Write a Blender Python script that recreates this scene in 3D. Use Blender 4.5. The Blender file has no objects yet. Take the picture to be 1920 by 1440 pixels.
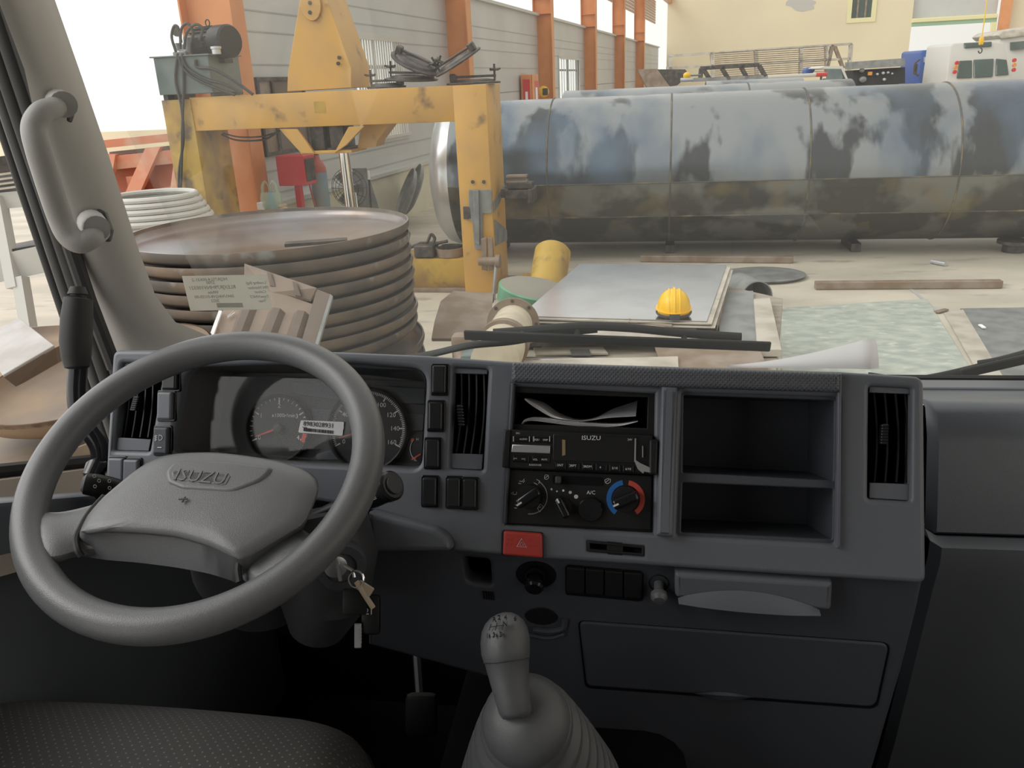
import bpy, bmesh, random
from math import *
from mathutils import Vector as V, Matrix
S = bpy.context.scene
COL = S.collection
rnd = random.Random(7)

# ------------------------------------------------------------------ camera
F = 1553.0
TH, PS, RO, H = radians(20.0), radians(8.7), radians(2.6), 2.3
fw = V((-sin(PS)*cos(TH), cos(PS)*cos(TH), -sin(TH)))
r0 = V((cos(PS), sin(PS), 0)); u0 = r0.cross(fw)
RT = r0*cos(RO) - u0*sin(RO); UP = u0*cos(RO) + r0*sin(RO)
CP = V((0, 0, H))
cd = bpy.data.cameras.new('camera'); cam = bpy.data.objects.new('camera', cd); COL.objects.link(cam)
cd.sensor_fit = 'HORIZONTAL'; cd.sensor_width = 36; cd.lens = 36*F/1920; cd.clip_start = .02; cd.clip_end = 400
m = Matrix((RT, UP, -fw)).transposed().to_4x4(); m.translation = CP; cam.matrix_world = m
S.camera = cam

# ------------------------------------------------------------------ sky, sun, exposure
S.view_settings.view_transform = 'Standard'; S.view_settings.look = 'None'
S.view_settings.gamma = 1; S.view_settings.use_curve_mapping = False
S.view_settings.exposure = 0.25
W = bpy.data.worlds.new('sky'); S.world = W; W.use_nodes = True
nt = W.node_tree; nt.nodes.clear()
wo = nt.nodes.new('ShaderNodeOutputWorld'); bg = nt.nodes.new('ShaderNodeBackground')
tc = nt.nodes.new('ShaderNodeTexCoord'); sx = nt.nodes.new('ShaderNodeSeparateXYZ')
mr = nt.nodes.new('ShaderNodeMapRange'); mx = nt.nodes.new('ShaderNodeMix'); mx.data_type = 'RGBA'
nt.links.new(tc.outputs['Generated'], sx.inputs[0]); nt.links.new(sx.outputs['X'], mr.inputs[0])
mr.inputs[1].default_value = -1; mr.inputs[2].default_value = .6      # brighter, hazy sky towards the open yard on the left
nt.links.new(mr.outputs[0], mx.inputs['Factor'])
mx.inputs[6].default_value = (1.5, 1.5, 1.48, 1); mx.inputs[7].default_value = (.72, .67, .60, 1)
nt.links.new(mx.outputs[2], bg.inputs[0]); bg.inputs[1].default_value = 1.0
nt.links.new(bg.outputs[0], wo.inputs[0])
sl = bpy.data.lights.new('daylight', 'SUN'); sl.energy = 1.1; sl.angle = radians(35); sl.color = (1, .97, .92)
so = bpy.data.objects.new('daylight', sl); COL.objects.link(so)
so.rotation_euler = V((.72, .25, -.72)).to_track_quat('-Z', 'Y').to_euler()

# ------------------------------------------------------------------ helpers
def ray(x, y): return fw + RT*((x-960)/F) + UP*((720-y)/F)
def dp(x, y, d): return CP + ray(x, y)*d
def zz(x, y, z): r = ray(x, y); return CP + r*((z-H)/r.z)
def yy(x, y, Y): r = ray(x, y); return CP + r*(Y/r.y)
def xx(x, y, X): r = ray(x, y); return CP + r*(X/r.x)

class Fr:                                   # a flat working plane: origin, right, up, outward normal
    def __init__(s, o, ex, ey): s.o = V(o); s.ex = V(ex).normalized(); s.n = s.ex.cross(V(ey)).normalized(); s.ey = s.n.cross(s.ex)
    def L(s, u, v, h=0): return s.o + s.ex*u + s.ey*v + s.n*h
    def uv(s, px, py, h=0):
        r = ray(px, py); t = ((s.o + s.n*h - CP).dot(s.n))/r.dot(s.n); q = CP + r*t - s.o
        return (q.dot(s.ex), q.dot(s.ey))
    def P(s, px, py, h=0, h0=None):
        u, v = s.uv(px, py, h if h0 is None else h0); return s.L(u, v, h)

def fillet(pts, n=5):                       # pts: (u, v[, r]) -> polygon with rounded corners
    out = []; N = len(pts)
    for i, p in enumerate(pts):
        r = p[2] if len(p) > 2 else 0
        c = V(p[:2])
        if r <= 0: out.append(tuple(c)); continue
        a = V(pts[i-1][:2]) - c; b = V(pts[(i+1) % N][:2]) - c
        la, lb = a.length, b.length; a.normalize(); b.normalize()
        ang = a.angle(b, pi); d = min(r/max(tan(ang/2), .01), la*.48, lb*.48)
        A, B = c + a*d, c + b*d
        for k in range(n+1):
            t = k/n; out.append(tuple(A*(1-t)**2 + c*2*t*(1-t) + B*t*t))
    return out

def circle(c, r, n=32, ry=None): return [(c[0]+r*cos(2*pi*k/n), c[1]+(ry or r)*sin(2*pi*k/n)) for k in range(n)]

ORG = {}
class MB:
    def __init__(s): s.bm = bmesh.new()
    def face(s, pts):
        return s.bm.faces.new([s.bm.verts.new(p) for p in pts])
    def hexa(s, a, b):                      # two matching loops, closed
        s.loft([a, b]); return s
    def loft(s, loops, cap0=True, cap1=True, closed=True):
        R = [[s.bm.verts.new(p) for p in l] for l in loops]; n = len(R[0])
        for A, B in zip(R, R[1:]):
            for i in range(n if closed else n-1):
                j = (i+1) % n
                try: s.bm.faces.new((A[i], A[j], B[j], B[i]))
                except ValueError: pass
        if closed and cap0: s.bm.faces.new(R[0][::-1])
        if closed and cap1: s.bm.faces.new(R[-1])
        return s
    def prism(s, pts, vec):
        vec = V(vec); return s.loft([[V(p) for p in pts], [V(p)+vec for p in pts]])
    def box(s, c, size, ax=None):
        c = V(c); X, Y, Z = ax or (V((1, 0, 0)), V((0, 1, 0)), V((0, 0, 1)))
        a, b, d = size[0]/2, size[1]/2, size[2]/2
        q = [(-a, -b), (a, -b), (a, b), (-a, b)]
        return s.loft([[c+X*i+Y*j-Z*d for i, j in q], [c+X*i+Y*j+Z*d for i, j in q]])
    def rbox(s, c, size, ax=None, bev=.01, seg=3):
        t = MB(); t.box(c, size, ax)
        bmesh.ops.bevel(t.bm, geom=t.bm.edges[:], offset=bev, segments=seg, affect='EDGES', profile=.5)
        s.add(t); return s
    def add(s, t):
        me = bpy.data.meshes.new('t'); t.bm.to_mesh(me); s.bm.from_mesh(me); bpy.data.meshes.remove(me); t.bm.free()
    def bevel(s, w, seg=2, ang=30):
        s.bm.normal_update()
        es = [e for e in s.bm.edges if len(e.link_faces) == 2 and e.calc_face_angle(0) > radians(ang)]
        bmesh.ops.bevel(s.bm, geom=es, offset=w, segments=seg, affect='EDGES', profile=.5); return s
    def tube(s, pts, r, n=12, closed=False, sq=1.0):
        P = [V(p) for p in pts]; N = len(P); loops = []; ref = None
        for i in range(N):
            a = P[i-1] if (i or closed) else P[0]; b = P[(i+1) % N] if (i < N-1 or closed) else P[-1]
            t = (b-a).normalized()
            if ref is None:
                ref = t.orthogonal().normalized()
            ref = (ref - t*ref.dot(t)).normalized(); bi = t.cross(ref)
            rr = r[i] if isinstance(r, (list, tuple)) else r
            loops.append([P[i] + ref*rr*cos(2*pi*k/n) + bi*rr*sq*sin(2*pi*k/n) for k in range(n)])
        if closed: loops.append(loops[0])
        s.loft(loops, not closed, not closed)
        if closed: bmesh.ops.remove_doubles(s.bm, verts=s.bm.verts[:], dist=1e-6)
        return s
    def lathe(s, o, ax, prof, n=48, cap=True):
        o = V(o); ax = V(ax).normalized(); a = ax.orthogonal().normalized(); b = ax.cross(a)
        loops = [[o + ax*h + (a*cos(2*pi*k/n) + b*sin(2*pi*k/n))*max(r, 1e-4) for k in range(n)] for r, h in prof]
        return s.loft(loops, cap, cap)
    def ball(s, c, r, sc=(1, 1, 1), n=16):
        c = V(c); loops = []
        for i in range(n//2+1):
            t = -pi/2 + pi*i/(n//2)
            loops.append([c + V((max(cos(t), 1e-3)*cos(2*pi*k/n)*sc[0], max(cos(t), 1e-3)*sin(2*pi*k/n)*sc[1], sin(t)*sc[2]))*r for k in range(n)])
        return s.loft(loops)
    def grid(s, rows): return s.loft(rows, closed=False)
    def sheet(s, rows, th):                 # a grid of points with thickness
        t = MB(); t.grid(rows); t.bm.normal_update()
        bmesh.ops.solidify(t.bm, geom=t.bm.faces[:], thickness=th); s.add(t); return s
    def curve(s, cu, f):
        o = bpy.data.objects.new('t', cu); me = bpy.data.meshes.new_from_object(o)
        me.transform(Matrix.Identity(4))
        for v in me.vertices: v.co = f(v.co)
        s.bm.from_mesh(me); bpy.data.objects.remove(o); bpy.data.curves.remove(cu); bpy.data.meshes.remove(me)
    def plate(s, fr, outline, holes=(), h=0, th=.01, bev=.002, px=True, seg=2):
        cu = bpy.data.curves.new('t', 'CURVE'); cu.dimensions = '2D'; cu.fill_mode = 'BOTH'
        bev = min(bev, th*.49); cu.extrude = th/2-bev; cu.bevel_depth = bev; cu.bevel_resolution = seg; cu.offset = -bev
        for loop in [outline, *holes]:
            q = [(*fr.uv(p[0], p[1], h), *p[2:]) for p in loop] if px else loop
            q = fillet(q)
            sp = cu.splines.new('POLY'); sp.points.add(len(q)-1); sp.use_cyclic_u = True
            for k, (u, v) in enumerate(q): sp.points[k].co = (u, v, 0, 1)
        s.curve(cu, lambda c: fr.L(c.x, c.y, h-th/2+c.z)); return s
    def recess(s, fr, loop, depth, h=0, inset=0, px=True, cap=True):     # open-fronted pocket
        q = fillet([(*fr.uv(p[0], p[1], h), *p[2:]) for p in loop] if px else loop)
        c = V((sum(p[0] for p in q)/len(q), sum(p[1] for p in q)/len(q)))
        back = [c + (V(p)-c)*(1-inset) for p in q]
        s.loft([[fr.L(*p, h) for p in q], [fr.L(*p, h-depth) for p in back]], False, cap)
        for f in s.bm.faces: f.normal_flip()
        return s
    def text(s, fr, txt, u, v, size, h=0, th=.0006, mir=False, rot=0, align='CENTER', wide=1.0):
        cu = bpy.data.curves.new('t', 'FONT'); cu.body = txt; cu.size = size; cu.extrude = th/2
        cu.align_x = align; cu.align_y = 'CENTER'; cu.resolution_u = 2
        k = -1 if mir else 1; cr, sr = cos(rot), sin(rot)
        s.curve(cu, lambda c: fr.L(u+(c.x*cr*wide-c.y*sr)*k, v+c.x*sr*wide+c.y*cr, h+c.z)); return s
    def build(s, name, mat, parent=None, smooth=35, sub=0, org=None, fix=True):
        if fix: bmesh.ops.recalc_face_normals(s.bm, faces=s.bm.faces[:])
        me = bpy.data.meshes.new(name); s.bm.to_mesh(me); s.bm.free()
        ob = bpy.data.objects.new(name, me); COL.objects.link(ob)
        if parent is None:
            if org is None:
                lo = [min(v.co[i] for v in me.vertices) for i in range(3)]; hi = [max(v.co[i] for v in me.vertices) for i in range(3)]
                org = V(((lo[0]+hi[0])/2, (lo[1]+hi[1])/2, lo[2]))
            o = V(org); ob.location = o
        else: o = ORG[parent]; ob.parent = parent
        ORG[ob] = o
        me.transform(Matrix.Translation(-o))
        me.materials.append(mat)
        if smooth:
            me.shade_smooth(); me.set_sharp_from_angle(angle=radians(smooth))
        if sub:
            md = ob.modifiers.new('s', 'SUBSURF'); md.levels = md.render_levels = sub
        return ob

def tag(o, label, cat, group=None):
    o['label'] = label; o['category'] = cat
    if group: o['group'] = group
    return o
def struct(o): o['kind'] = 'structure'; return o
def thing(name, label, cat, loc, group=None):
    o = bpy.data.objects.new(name, None); COL.objects.link(o); o.location = loc; o.empty_display_size = .1
    ORG[o] = V(loc); return tag(o, label, cat, group)
def copy_tree(o, parent=None):
    c = o.copy(); COL.objects.link(c)
    if parent: c.parent = parent
    for ch in list(o.children): copy_tree(ch, c)
    return c

# ------------------------------------------------------------------ materials
def mat(name, col, rough=.5, metal=0, col2=None, sc=4., lo=.42, hi=.62, col3=None, sc3=1.5, lo3=.5, hi3=.62, bump=0, bsc=200., spec=.5, coat=0, det=6, stretch=None, alpha=None):
    m = bpy.data.materials.new(name); m.use_nodes = True; t = m.node_tree; N = t.nodes; Lk = t.links
    b = N['Principled BSDF']; b.inputs['Base Color'].default_value = (*col, 1); b.inputs['Roughness'].default_value = rough
    b.inputs['Metallic'].default_value = metal; b.inputs['Specular IOR Level'].default_value = spec
    if coat: b.inputs['Coat Weight'].default_value = coat; b.inputs['Coat Roughness'].default_value = .1
    if alpha is not None: b.inputs['Alpha'].default_value = alpha
    c = N.new('ShaderNodeTexCoord'); src = c.outputs['Object']
    if stretch:
        mp = N.new('ShaderNodeMapping'); mp.inputs['Scale'].default_value = stretch; Lk.new(src, mp.inputs[0]); src = mp.outputs[0]
    cur = None
    for cc, s_, l_, h_ in ((col2, sc, lo, hi), (col3, sc3, lo3, hi3)):
        if cc is None: continue
        n = N.new('ShaderNodeTexNoise'); n.inputs['Scale'].default_value = s_; n.inputs['Detail'].default_value = det; Lk.new(src, n.inputs['Vector'])
        r = N.new('ShaderNodeMapRange'); r.inputs[1].default_value = l_; r.inputs[2].default_value = h_; Lk.new(n.outputs['Fac'], r.inputs[0])
        x = N.new('ShaderNodeMix'); x.data_type = 'RGBA'; Lk.new(r.outputs[0], x.inputs['Factor'])
        if cur is None: x.inputs[6].default_value = (*col, 1)
        else: Lk.new(cur, x.inputs[6])
        x.inputs[7].default_value = (*cc, 1); cur = x.outputs[2]
    if cur: Lk.new(cur, b.inputs['Base Color'])
    if bump:
        n = N.new('ShaderNodeTexNoise'); n.inputs['Scale'].default_value = bsc; n.inputs['Detail'].default_value = 2; Lk.new(c.outputs['Object'], n.inputs['Vector'])
        bp = N.new('ShaderNodeBump'); bp.inputs['Strength'].default_value = bump; bp.inputs['Distance'].default_value = .002
        Lk.new(n.outputs['Fac'], bp.inputs['Height']); Lk.new(bp.outputs[0], b.inputs['Normal'])
    return m
def emit(name, col, s=1):
    m = mat(name, col); b = m.node_tree.nodes['Principled BSDF']
    b.inputs['Emission Color'].default_value = (*col, 1); b.inputs['Emission Strength'].default_value = s; return m
def glass(name, tint=(1, 1, 1), gloss=.06, rough=.02, haze=0, hcol=(.8, .8, .78)):
    m = bpy.data.materials.new(name); m.use_nodes = True; t = m.node_tree; N = t.nodes; N.clear(); Lk = t.links
    o = N.new('ShaderNodeOutputMaterial'); tr = N.new('ShaderNodeBsdfTransparent'); tr.inputs[0].default_value = (*tint, 1)
    gl = N.new('ShaderNodeBsdfGlossy'); gl.inputs['Roughness'].default_value = rough
    a = N.new('ShaderNodeMixShader'); a.inputs[0].default_value = gloss; Lk.new(tr.outputs[0], a.inputs[1]); Lk.new(gl.outputs[0], a.inputs[2]); out = a
    if haze:  # translucent share mixed in to veil the view with haze
        df = N.new('ShaderNodeBsdfTranslucent'); df.inputs[0].default_value = (*hcol, 1)
        a2 = N.new('ShaderNodeMixShader'); a2.inputs[0].default_value = haze; Lk.new(a.outputs[0], a2.inputs[1]); Lk.new(df.outputs[0], a2.inputs[2]); out = a2
    Lk.new(out.outputs[0], o.inputs[0]); return m
def thin(name, col, f):                     # paper: light passes part of the way through
    m = bpy.data.materials.new(name); m.use_nodes = True; t = m.node_tree; N = t.nodes; N.clear()
    o = N.new('ShaderNodeOutputMaterial'); a = N.new('ShaderNodeBsdfDiffuse'); b = N.new('ShaderNodeBsdfTranslucent'); x = N.new('ShaderNodeMixShader')
    a.inputs[0].default_value = b.inputs[0].default_value = (*col, 1); x.inputs[0].default_value = f
    t.links.new(a.outputs[0], x.inputs[1]); t.links.new(b.outputs[0], x.inputs[2]); t.links.new(x.outputs[0], o.inputs[0]); return m
def dots(m, scale, rad, col, bump=0, plane='XY', rot=45):      # a regular grid of small dots in the surface
    t = m.node_tree; N = t.nodes; Lk = t.links; b = N['Principled BSDF']
    c = N.new('ShaderNodeTexCoord'); mp = N.new('ShaderNodeMapping'); mp.inputs['Scale'].default_value = (scale,)*3
    if plane == 'XY': mp.inputs['Rotation'].default_value = (0, 0, radians(rot))
    else: mp.inputs['Rotation'].default_value = (0, radians(rot), 0)
    Lk.new(c.outputs['Object'], mp.inputs[0])
    f = N.new('ShaderNodeVectorMath'); f.operation = 'FRACTION'; Lk.new(mp.outputs[0], f.inputs[0])
    k = N.new('ShaderNodeVectorMath'); k.operation = 'SUBTRACT'; k.inputs[1].default_value = (.5, .5, .5); Lk.new(f.outputs[0], k.inputs[0])
    z = N.new('ShaderNodeVectorMath'); z.operation = 'MULTIPLY'; z.inputs[1].default_value = (1, 1, 0) if plane == 'XY' else (1, 0, 1); Lk.new(k.outputs[0], z.inputs[0])
    l = N.new('ShaderNodeVectorMath'); l.operation = 'LENGTH'; Lk.new(z.outputs[0], l.inputs[0])
    r = N.new('ShaderNodeMapRange'); r.inputs[1].default_value = rad; r.inputs[2].default_value = rad*.6; Lk.new(l.outputs['Value'], r.inputs[0])
    x = N.new('ShaderNodeMix'); x.data_type = 'RGBA'; Lk.new(r.outputs[0], x.inputs['Factor'])
    x.inputs[6].default_value = b.inputs['Base Color'].default_value; x.inputs[7].default_value = (*col, 1); Lk.new(x.outputs[2], b.inputs['Base Color'])
    if bump:
        bp = N.new('ShaderNodeBump'); bp.inputs['Strength'].default_value = bump; bp.inputs['Distance'].default_value = .001
        Lk.new(r.outputs[0], bp.inputs['Height']); Lk.new(bp.outputs[0], b.inputs['Normal'])
    return m

M = dict(
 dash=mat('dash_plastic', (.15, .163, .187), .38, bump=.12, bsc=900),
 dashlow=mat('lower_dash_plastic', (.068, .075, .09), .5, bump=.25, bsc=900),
 black=mat('black_plastic', (.014, .014, .015), .45, spec=.4),
 gloss=mat('gloss_black', (.012, .012, .014), .12),
 switch=mat('switch_black', (.02, .021, .023), .25),
 void=mat('recess_black', (.008, .008, .009), .8, spec=.15),
 wheel=mat('wheel_plastic', (.15, .153, .16), .29, bump=.2, bsc=1200),
 hood=mat('hood_plastic', (.11, .108, .105), .55), trim=mat('pillar_trim', (.37, .355, .33), .6, bump=.1, bsc=900),
 handle=mat('handle_grey', (.33, .325, .31), .5, bump=.25, bsc=1100),
 rubber=mat('seal_rubber', (.022, .022, .022), .6),
 sealgrey=mat('door_frame_grey', (.05, .05, .052), .5),
 seat=dots(mat('seat_fabric', (.085, .083, .08), .6, bump=.2, bsc=700), 120, .17, (.22, .225, .23), .4),
 brow=dots(mat('dimpled_plastic', (.125, .134, .152), .45), 260, .42, (.10, .108, .124), .9, 'XZ'),
 carpet=mat('floor_carpet', (.008, .008, .009), .95, spec=.08),
 doorcard=mat('door_card', (.36, .3, .25), .6),
 knob=mat('shift_knob', (.12, .125, .13), .28, bump=.25, bsc=1500),
 boot=mat('shift_boot', (.11, .115, .12), .38, bump=.15, bsc=1500),
 red=mat('hazard_red', (.55, .06, .05), .4),
 white=mat('print_white', (.75, .75, .75), .5),
 greyprint=mat('print_grey', (.35, .36, .37), .5),
 needle=mat('needle_red', (.75, .09, .04), .5),
 blue=mat('arc_blue', (.02, .16, .48), .5), redarc=mat('arc_red', (.6, .08, .06), .5),
 silver=mat('silver_bar', (.55, .55, .57), .35, .6), chrome=mat('chrome', (.8, .8, .8), .12, 1),
 paper=thin('paper', (.93, .92, .94), .08), shroud=mat('shroud_plastic', (.045, .046, .05), .5), dial=mat('dial_face', (.015, .016, .018), .5), lcd=mat('lcd', (.42, .46, .38), .3),
 clus=mat('cluster_face', (.045, .048, .052), .5), screen=mat('radio_screen', (.02, .021, .022), .18),
 film=mat('plastic_film', (.5, .5, .5), .2, alpha=.5), barcode=mat('barcode_ink', (.04, .04, .05), .6), brass=mat('brass_key', (.6, .45, .25), .35, .8),
 # the workshop
 floor=mat('concrete_floor', (.58, .525, .43), .55, col2=(.44, .40, .33), sc=1.1, lo=.38, hi=.62, col3=(.36, .33, .28), sc3=3.2, lo3=.6, hi3=.7, stretch=(.6, 1.4, 1)),
 greenplate=mat('floor_plate', (.44, .47, .41), .5, col2=(.33, .37, .33), sc=5, lo=.4, hi=.6, col3=(.54, .54, .48), sc3=7, lo3=.57, hi3=.68, det=10, stretch=(1, 1.6, 1)),
 wall=mat('wall_panel', (.56, .565, .56), .45, col2=(.5, .5, .5), sc=.6), plinth=mat('plinth', (.66, .62, .48), .7, col2=(.5, .46, .36), sc=1.5, lo=.5, hi=.75),
 seam=mat('panel_seam', (.40, .40, .40), .6), cream=mat('cream_wall', (.80, .70, .50), .8, col2=(.72, .62, .45), sc=.12), stain=mat('damp_stain', (.52, .5, .47), .8),
 louvre=mat('louvre', (.5, .36, .27), .6), lightgrey=mat('light_grey', (.55, .55, .52), .5), palecream=mat('door_header', (.78, .72, .42), .6), palegreen=mat('header_green', (.34, .52, .36), .6),
 orange=mat('orange_paint', (.68, .27, .09), .4, col2=(.60, .22, .07), sc=2), redorange=mat('red_oxide', (.62, .25, .15), .5, col2=(.58, .4, .3), sc=2.5, lo=.5, hi=.7),
 yellow=mat('press_yellow', (.60, .335, .075), .45, col2=(.50, .29, .09), sc=2.2, lo=.4, hi=.65, col3=(.2, .12, .05), sc3=4.5, lo3=.6, hi3=.75, det=10),
 yellowdirt=mat('press_yellow_worn', (.50, .32, .05), .5, col2=(.30, .18, .06), sc=2.6, lo=.4, hi=.6, col3=(.16, .1, .05), sc3=4, lo3=.56, hi3=.68),
 steel=mat('mill_steel', (.27, .285, .295), .27, .7, col2=(.075, .08, .085), sc=.95, lo=.5, hi=.545, col3=(.12, .165, .22), sc3=.8, lo3=.47, hi3=.66, det=14, stretch=(1.5, 1, .6)),
 steelhead=mat('head_steel_sheen', (.84, .87, .90), .3, .6, col2=(.66, .68, .7), sc=1.2), weld=mat('weld_seam', (.10, .095, .085), .6, .2, col2=(.24, .18, .09), sc=5, lo=.5, hi=.7),  # tank end tone raised so its colour carries the daylight reflection
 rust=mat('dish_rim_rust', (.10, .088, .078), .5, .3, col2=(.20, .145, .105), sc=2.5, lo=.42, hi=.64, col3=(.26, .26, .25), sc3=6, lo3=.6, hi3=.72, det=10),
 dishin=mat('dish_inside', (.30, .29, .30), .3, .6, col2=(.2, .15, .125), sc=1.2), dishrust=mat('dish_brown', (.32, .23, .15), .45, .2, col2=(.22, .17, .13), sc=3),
 sheet=mat('stainless_sheet', (.52, .52, .52), .2, .9, col2=(.44, .44, .45), sc=2), sheetedge=mat('sheet_dull', (.55, .5, .43), .5, .2, col2=(.4, .36, .3), sc=4),
 brown=mat('brown_steel', (.22, .155, .105), .55, .1, col2=(.3, .24, .19), sc=5), panelbrown=mat('folded_panel', (.29, .215, .165), .5, col2=(.23, .18, .14), sc=3),
 paneldark=mat('folded_panel_dark', (.16, .12, .095), .6), green=mat('green_enamel', (.15, .36, .22), .45, col2=(.12, .28, .18), sc=5), greytop=mat('dusty_top', (.26, .245, .205), .7),
 tankgreen=mat('pump_tank_green', (.13, .17, .165), .4, col2=(.09, .115, .115), sc=3), motor=mat('motor_black', (.016, .017, .019), .4, spec=.25), hose=mat('hose_black', (.03, .03, .03), .5),
 dark=mat('dark_iron', (.045, .042, .04), .5, .3, col2=(.1, .08, .065), sc=12), greysteel=mat('grey_steel', (.27, .28, .27), .5, .3, col2=(.2, .2, .2), sc=5),
 helmet=mat('helmet_yellow', (.88, .52, .015), .3), strap=mat('helmet_strap', (.05, .05, .06), .5), cream_pipe=mat('cream_pipe', (.62, .55, .42), .5, col2=(.5, .43, .32), sc=6),
 redpaint=mat('red_cabinet', (.62, .03, .04), .4), bluecyl=mat('cylinder_blue', (.22, .34, .42), .5, col2=(.3, .33, .32), sc=6), redtop=mat('cylinder_red', (.45, .12, .09), .5),
 bag=mat('plastic_bag', (.55, .72, .55), .3, alpha=.45), bottle=mat('bottle_blue', (.1, .35, .6), .3), truckwhite=mat('truck_white', (.56, .54, .50), .4), truckblue=mat('truck_blue', (.03, .08, .3), .4),
 tail=mat('tail_red', (.6, .03, .03), .3), amber=mat('tail_amber', (.75, .3, .03), .3), winglass=mat('dark_window', (.06, .09, .08), .15), wood=mat('pale_wood', (.6, .5, .36), .7),
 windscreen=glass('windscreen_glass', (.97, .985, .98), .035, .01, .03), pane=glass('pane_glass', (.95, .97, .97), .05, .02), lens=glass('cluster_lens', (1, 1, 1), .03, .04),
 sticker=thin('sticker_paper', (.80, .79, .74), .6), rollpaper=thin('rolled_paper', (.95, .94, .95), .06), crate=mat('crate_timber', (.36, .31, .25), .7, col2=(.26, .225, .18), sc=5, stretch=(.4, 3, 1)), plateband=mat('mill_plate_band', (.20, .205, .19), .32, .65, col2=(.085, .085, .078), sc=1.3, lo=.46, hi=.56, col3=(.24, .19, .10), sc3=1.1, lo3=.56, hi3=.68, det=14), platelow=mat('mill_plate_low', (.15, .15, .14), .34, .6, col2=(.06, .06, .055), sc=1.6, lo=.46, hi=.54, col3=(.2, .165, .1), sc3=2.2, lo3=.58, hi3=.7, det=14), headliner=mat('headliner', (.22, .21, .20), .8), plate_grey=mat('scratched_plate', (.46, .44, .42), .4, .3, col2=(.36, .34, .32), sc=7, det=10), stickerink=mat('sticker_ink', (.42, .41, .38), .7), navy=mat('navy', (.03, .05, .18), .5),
)
# =================================================================== THE WORKSHOP
BY = radians(7.2)
bX = V((cos(BY), -sin(BY), 0)); bY = V((sin(BY), cos(BY), 0)); Z = V((0, 0, 1))
def B(x, y, z=0): return bX*x + bY*y + Z*z
AXB = (bX, bY, Z)
WLX = -6.2
WL = Fr(B(WLX, 0), bY, Z)                  # the panelled side wall
BW = Fr(B(0, 62), bX, Z)                   # the end wall
o = MB().box(B(20, 30, -.05), (100, 90, .1), AXB).build('floor', M['floor']); struct(o)
# concrete joints
for a, b in (((1372, 493), (1375, 440)), ((1705, 540), (1760, 585))):
    p, q = zz(*a, .002), zz(*b, .002); d = (q-p).normalized(); w = d.cross(Z)*.018
    struct(MB().prism([p-w, p+w, q+w, q-w], (0, 0, .002)).build('trim_1', M['seam']))
# side wall with openings
w1 = [(659, 67), (748, 74), (763, 254), (675, 268)]; w1 = [WL.uv(*p) for p in w1]
wa, wb = (w1[0][0]+w1[3][0])/2, (w1[1][0]+w1[2][0])/2; wz0, wz1 = (w1[2][1]+w1[3][1])/2, (w1[0][1]+w1[1][1])/2
w3 = [WL.uv(*p) for p in [(1047, 106), (1085, 108), (1086, 178), (1049, 181)]]
wc, wd = w3[0][0], w3[1][0]; wz2, wz3 = wz0+.15, wz1-.1
ztop = WL.uv(1013, 32)[1]
rect = lambda a, b, c, d: [(a, c), (b, c), (b, d), (a, d)]
struct(MB().plate(WL, rect(9.98, 63, 0, ztop), [rect(wa, wb, wz0, wz1), rect(wc, wd, wz2, wz3)], th=.12, bev=0, px=False).build('wall_left', M['wall'], smooth=0))
for k, zc in enumerate([wz0-.75, wz0-.45, wz0-.15, wz0+.6, 2.05, 2.65, 3.05, 3.3, 3.55]):
    u0, u1 = 9.98, 63
    for a, b in ((u0, wa-.05), (wb+.05, wc-.05), (wd+.05, u1)):
        if not (wz0-.05 < zc < wz1+.05) and a != u0: continue
        aa, bb = (a, b) if wz0-.05 < zc < wz1+.05 else (u0, u1)
        if zc < wz1 and zc > wz0 and a > wb: pass
        struct(MB().prism([WL.L(aa, zc, .002), WL.L(bb, zc, .002), WL.L(bb, zc+.018, .002), WL.L(aa, zc+.018, .002)], bX*.006).build('trim_2', M['seam'], smooth=0))
pz = WL.uv(745, 320)[1]
struct(MB().prism([WL.L(9.98, 0), WL.L(63, 0), WL.L(63, pz), WL.L(9.98, pz)], bX*.12).build('baseboard_left', M['plinth'], smooth=0))
struct(MB().prism([WL.L(9.98, pz), WL.L(63, pz), WL.L(63, pz+.06), WL.L(9.98, pz+.06)], bX*.16).build('trim_3', M['lightgrey'], smooth=0))
struct(MB().prism([WL.L(9.98, ztop), WL.L(63, ztop), WL.L(63, ztop+.07), WL.L(9.98, ztop+.07)], bX*.1).build('trim_4', M['lightgrey'], smooth=0))
def wall_window(name, a, b, z0, z1, bars):
    f = MB().plate(WL, rect(a-.06, b+.06, z0-.06, z1+.06), [rect(a, b, z0, z1)], h=.03, th=.12, bev=.004, px=False).build(name, M['lightgrey']); struct(f)
    g = MB()
    g.box(WL.L((a+b)/2, (z0+z1)/2, -.1), (b-a, .01, z1-z0), (bY, bX, Z)); g.build('window_pane', M['pane'], f)
    g = MB()
    for k in range(bars):
        g.box(WL.L(a+(b-a)*(k+.5)/bars, (z0+z1)/2, .06), (.035, .02, z1-z0), (bY, bX, Z))
    for zc in (z0+.03, z1-.03): g.box(WL.L((a+b)/2, zc, .075), (b-a+.1, .02, .05), (bY, bX, Z))
    g.build('window_grille', M['truckwhite'], f)
    g = MB()
    for k in range(3): g.box(WL.L(a+(b-a)*k/2, (z0+z1)/2, -.07), (.06, .05, z1-z0), (bY, bX, Z))
    g.box(WL.L((a+b)/2, z0+(z1-z0)*.72, -.07), (b-a, .05, .06), (bY, bX, Z)); g.build('window_sash', M['greysteel'], f)
wall_window('window_1', wa, wb, wz0, wz1, 20)
wall_window('window_2', wc, wd, wz2, wz3, 9)
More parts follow.
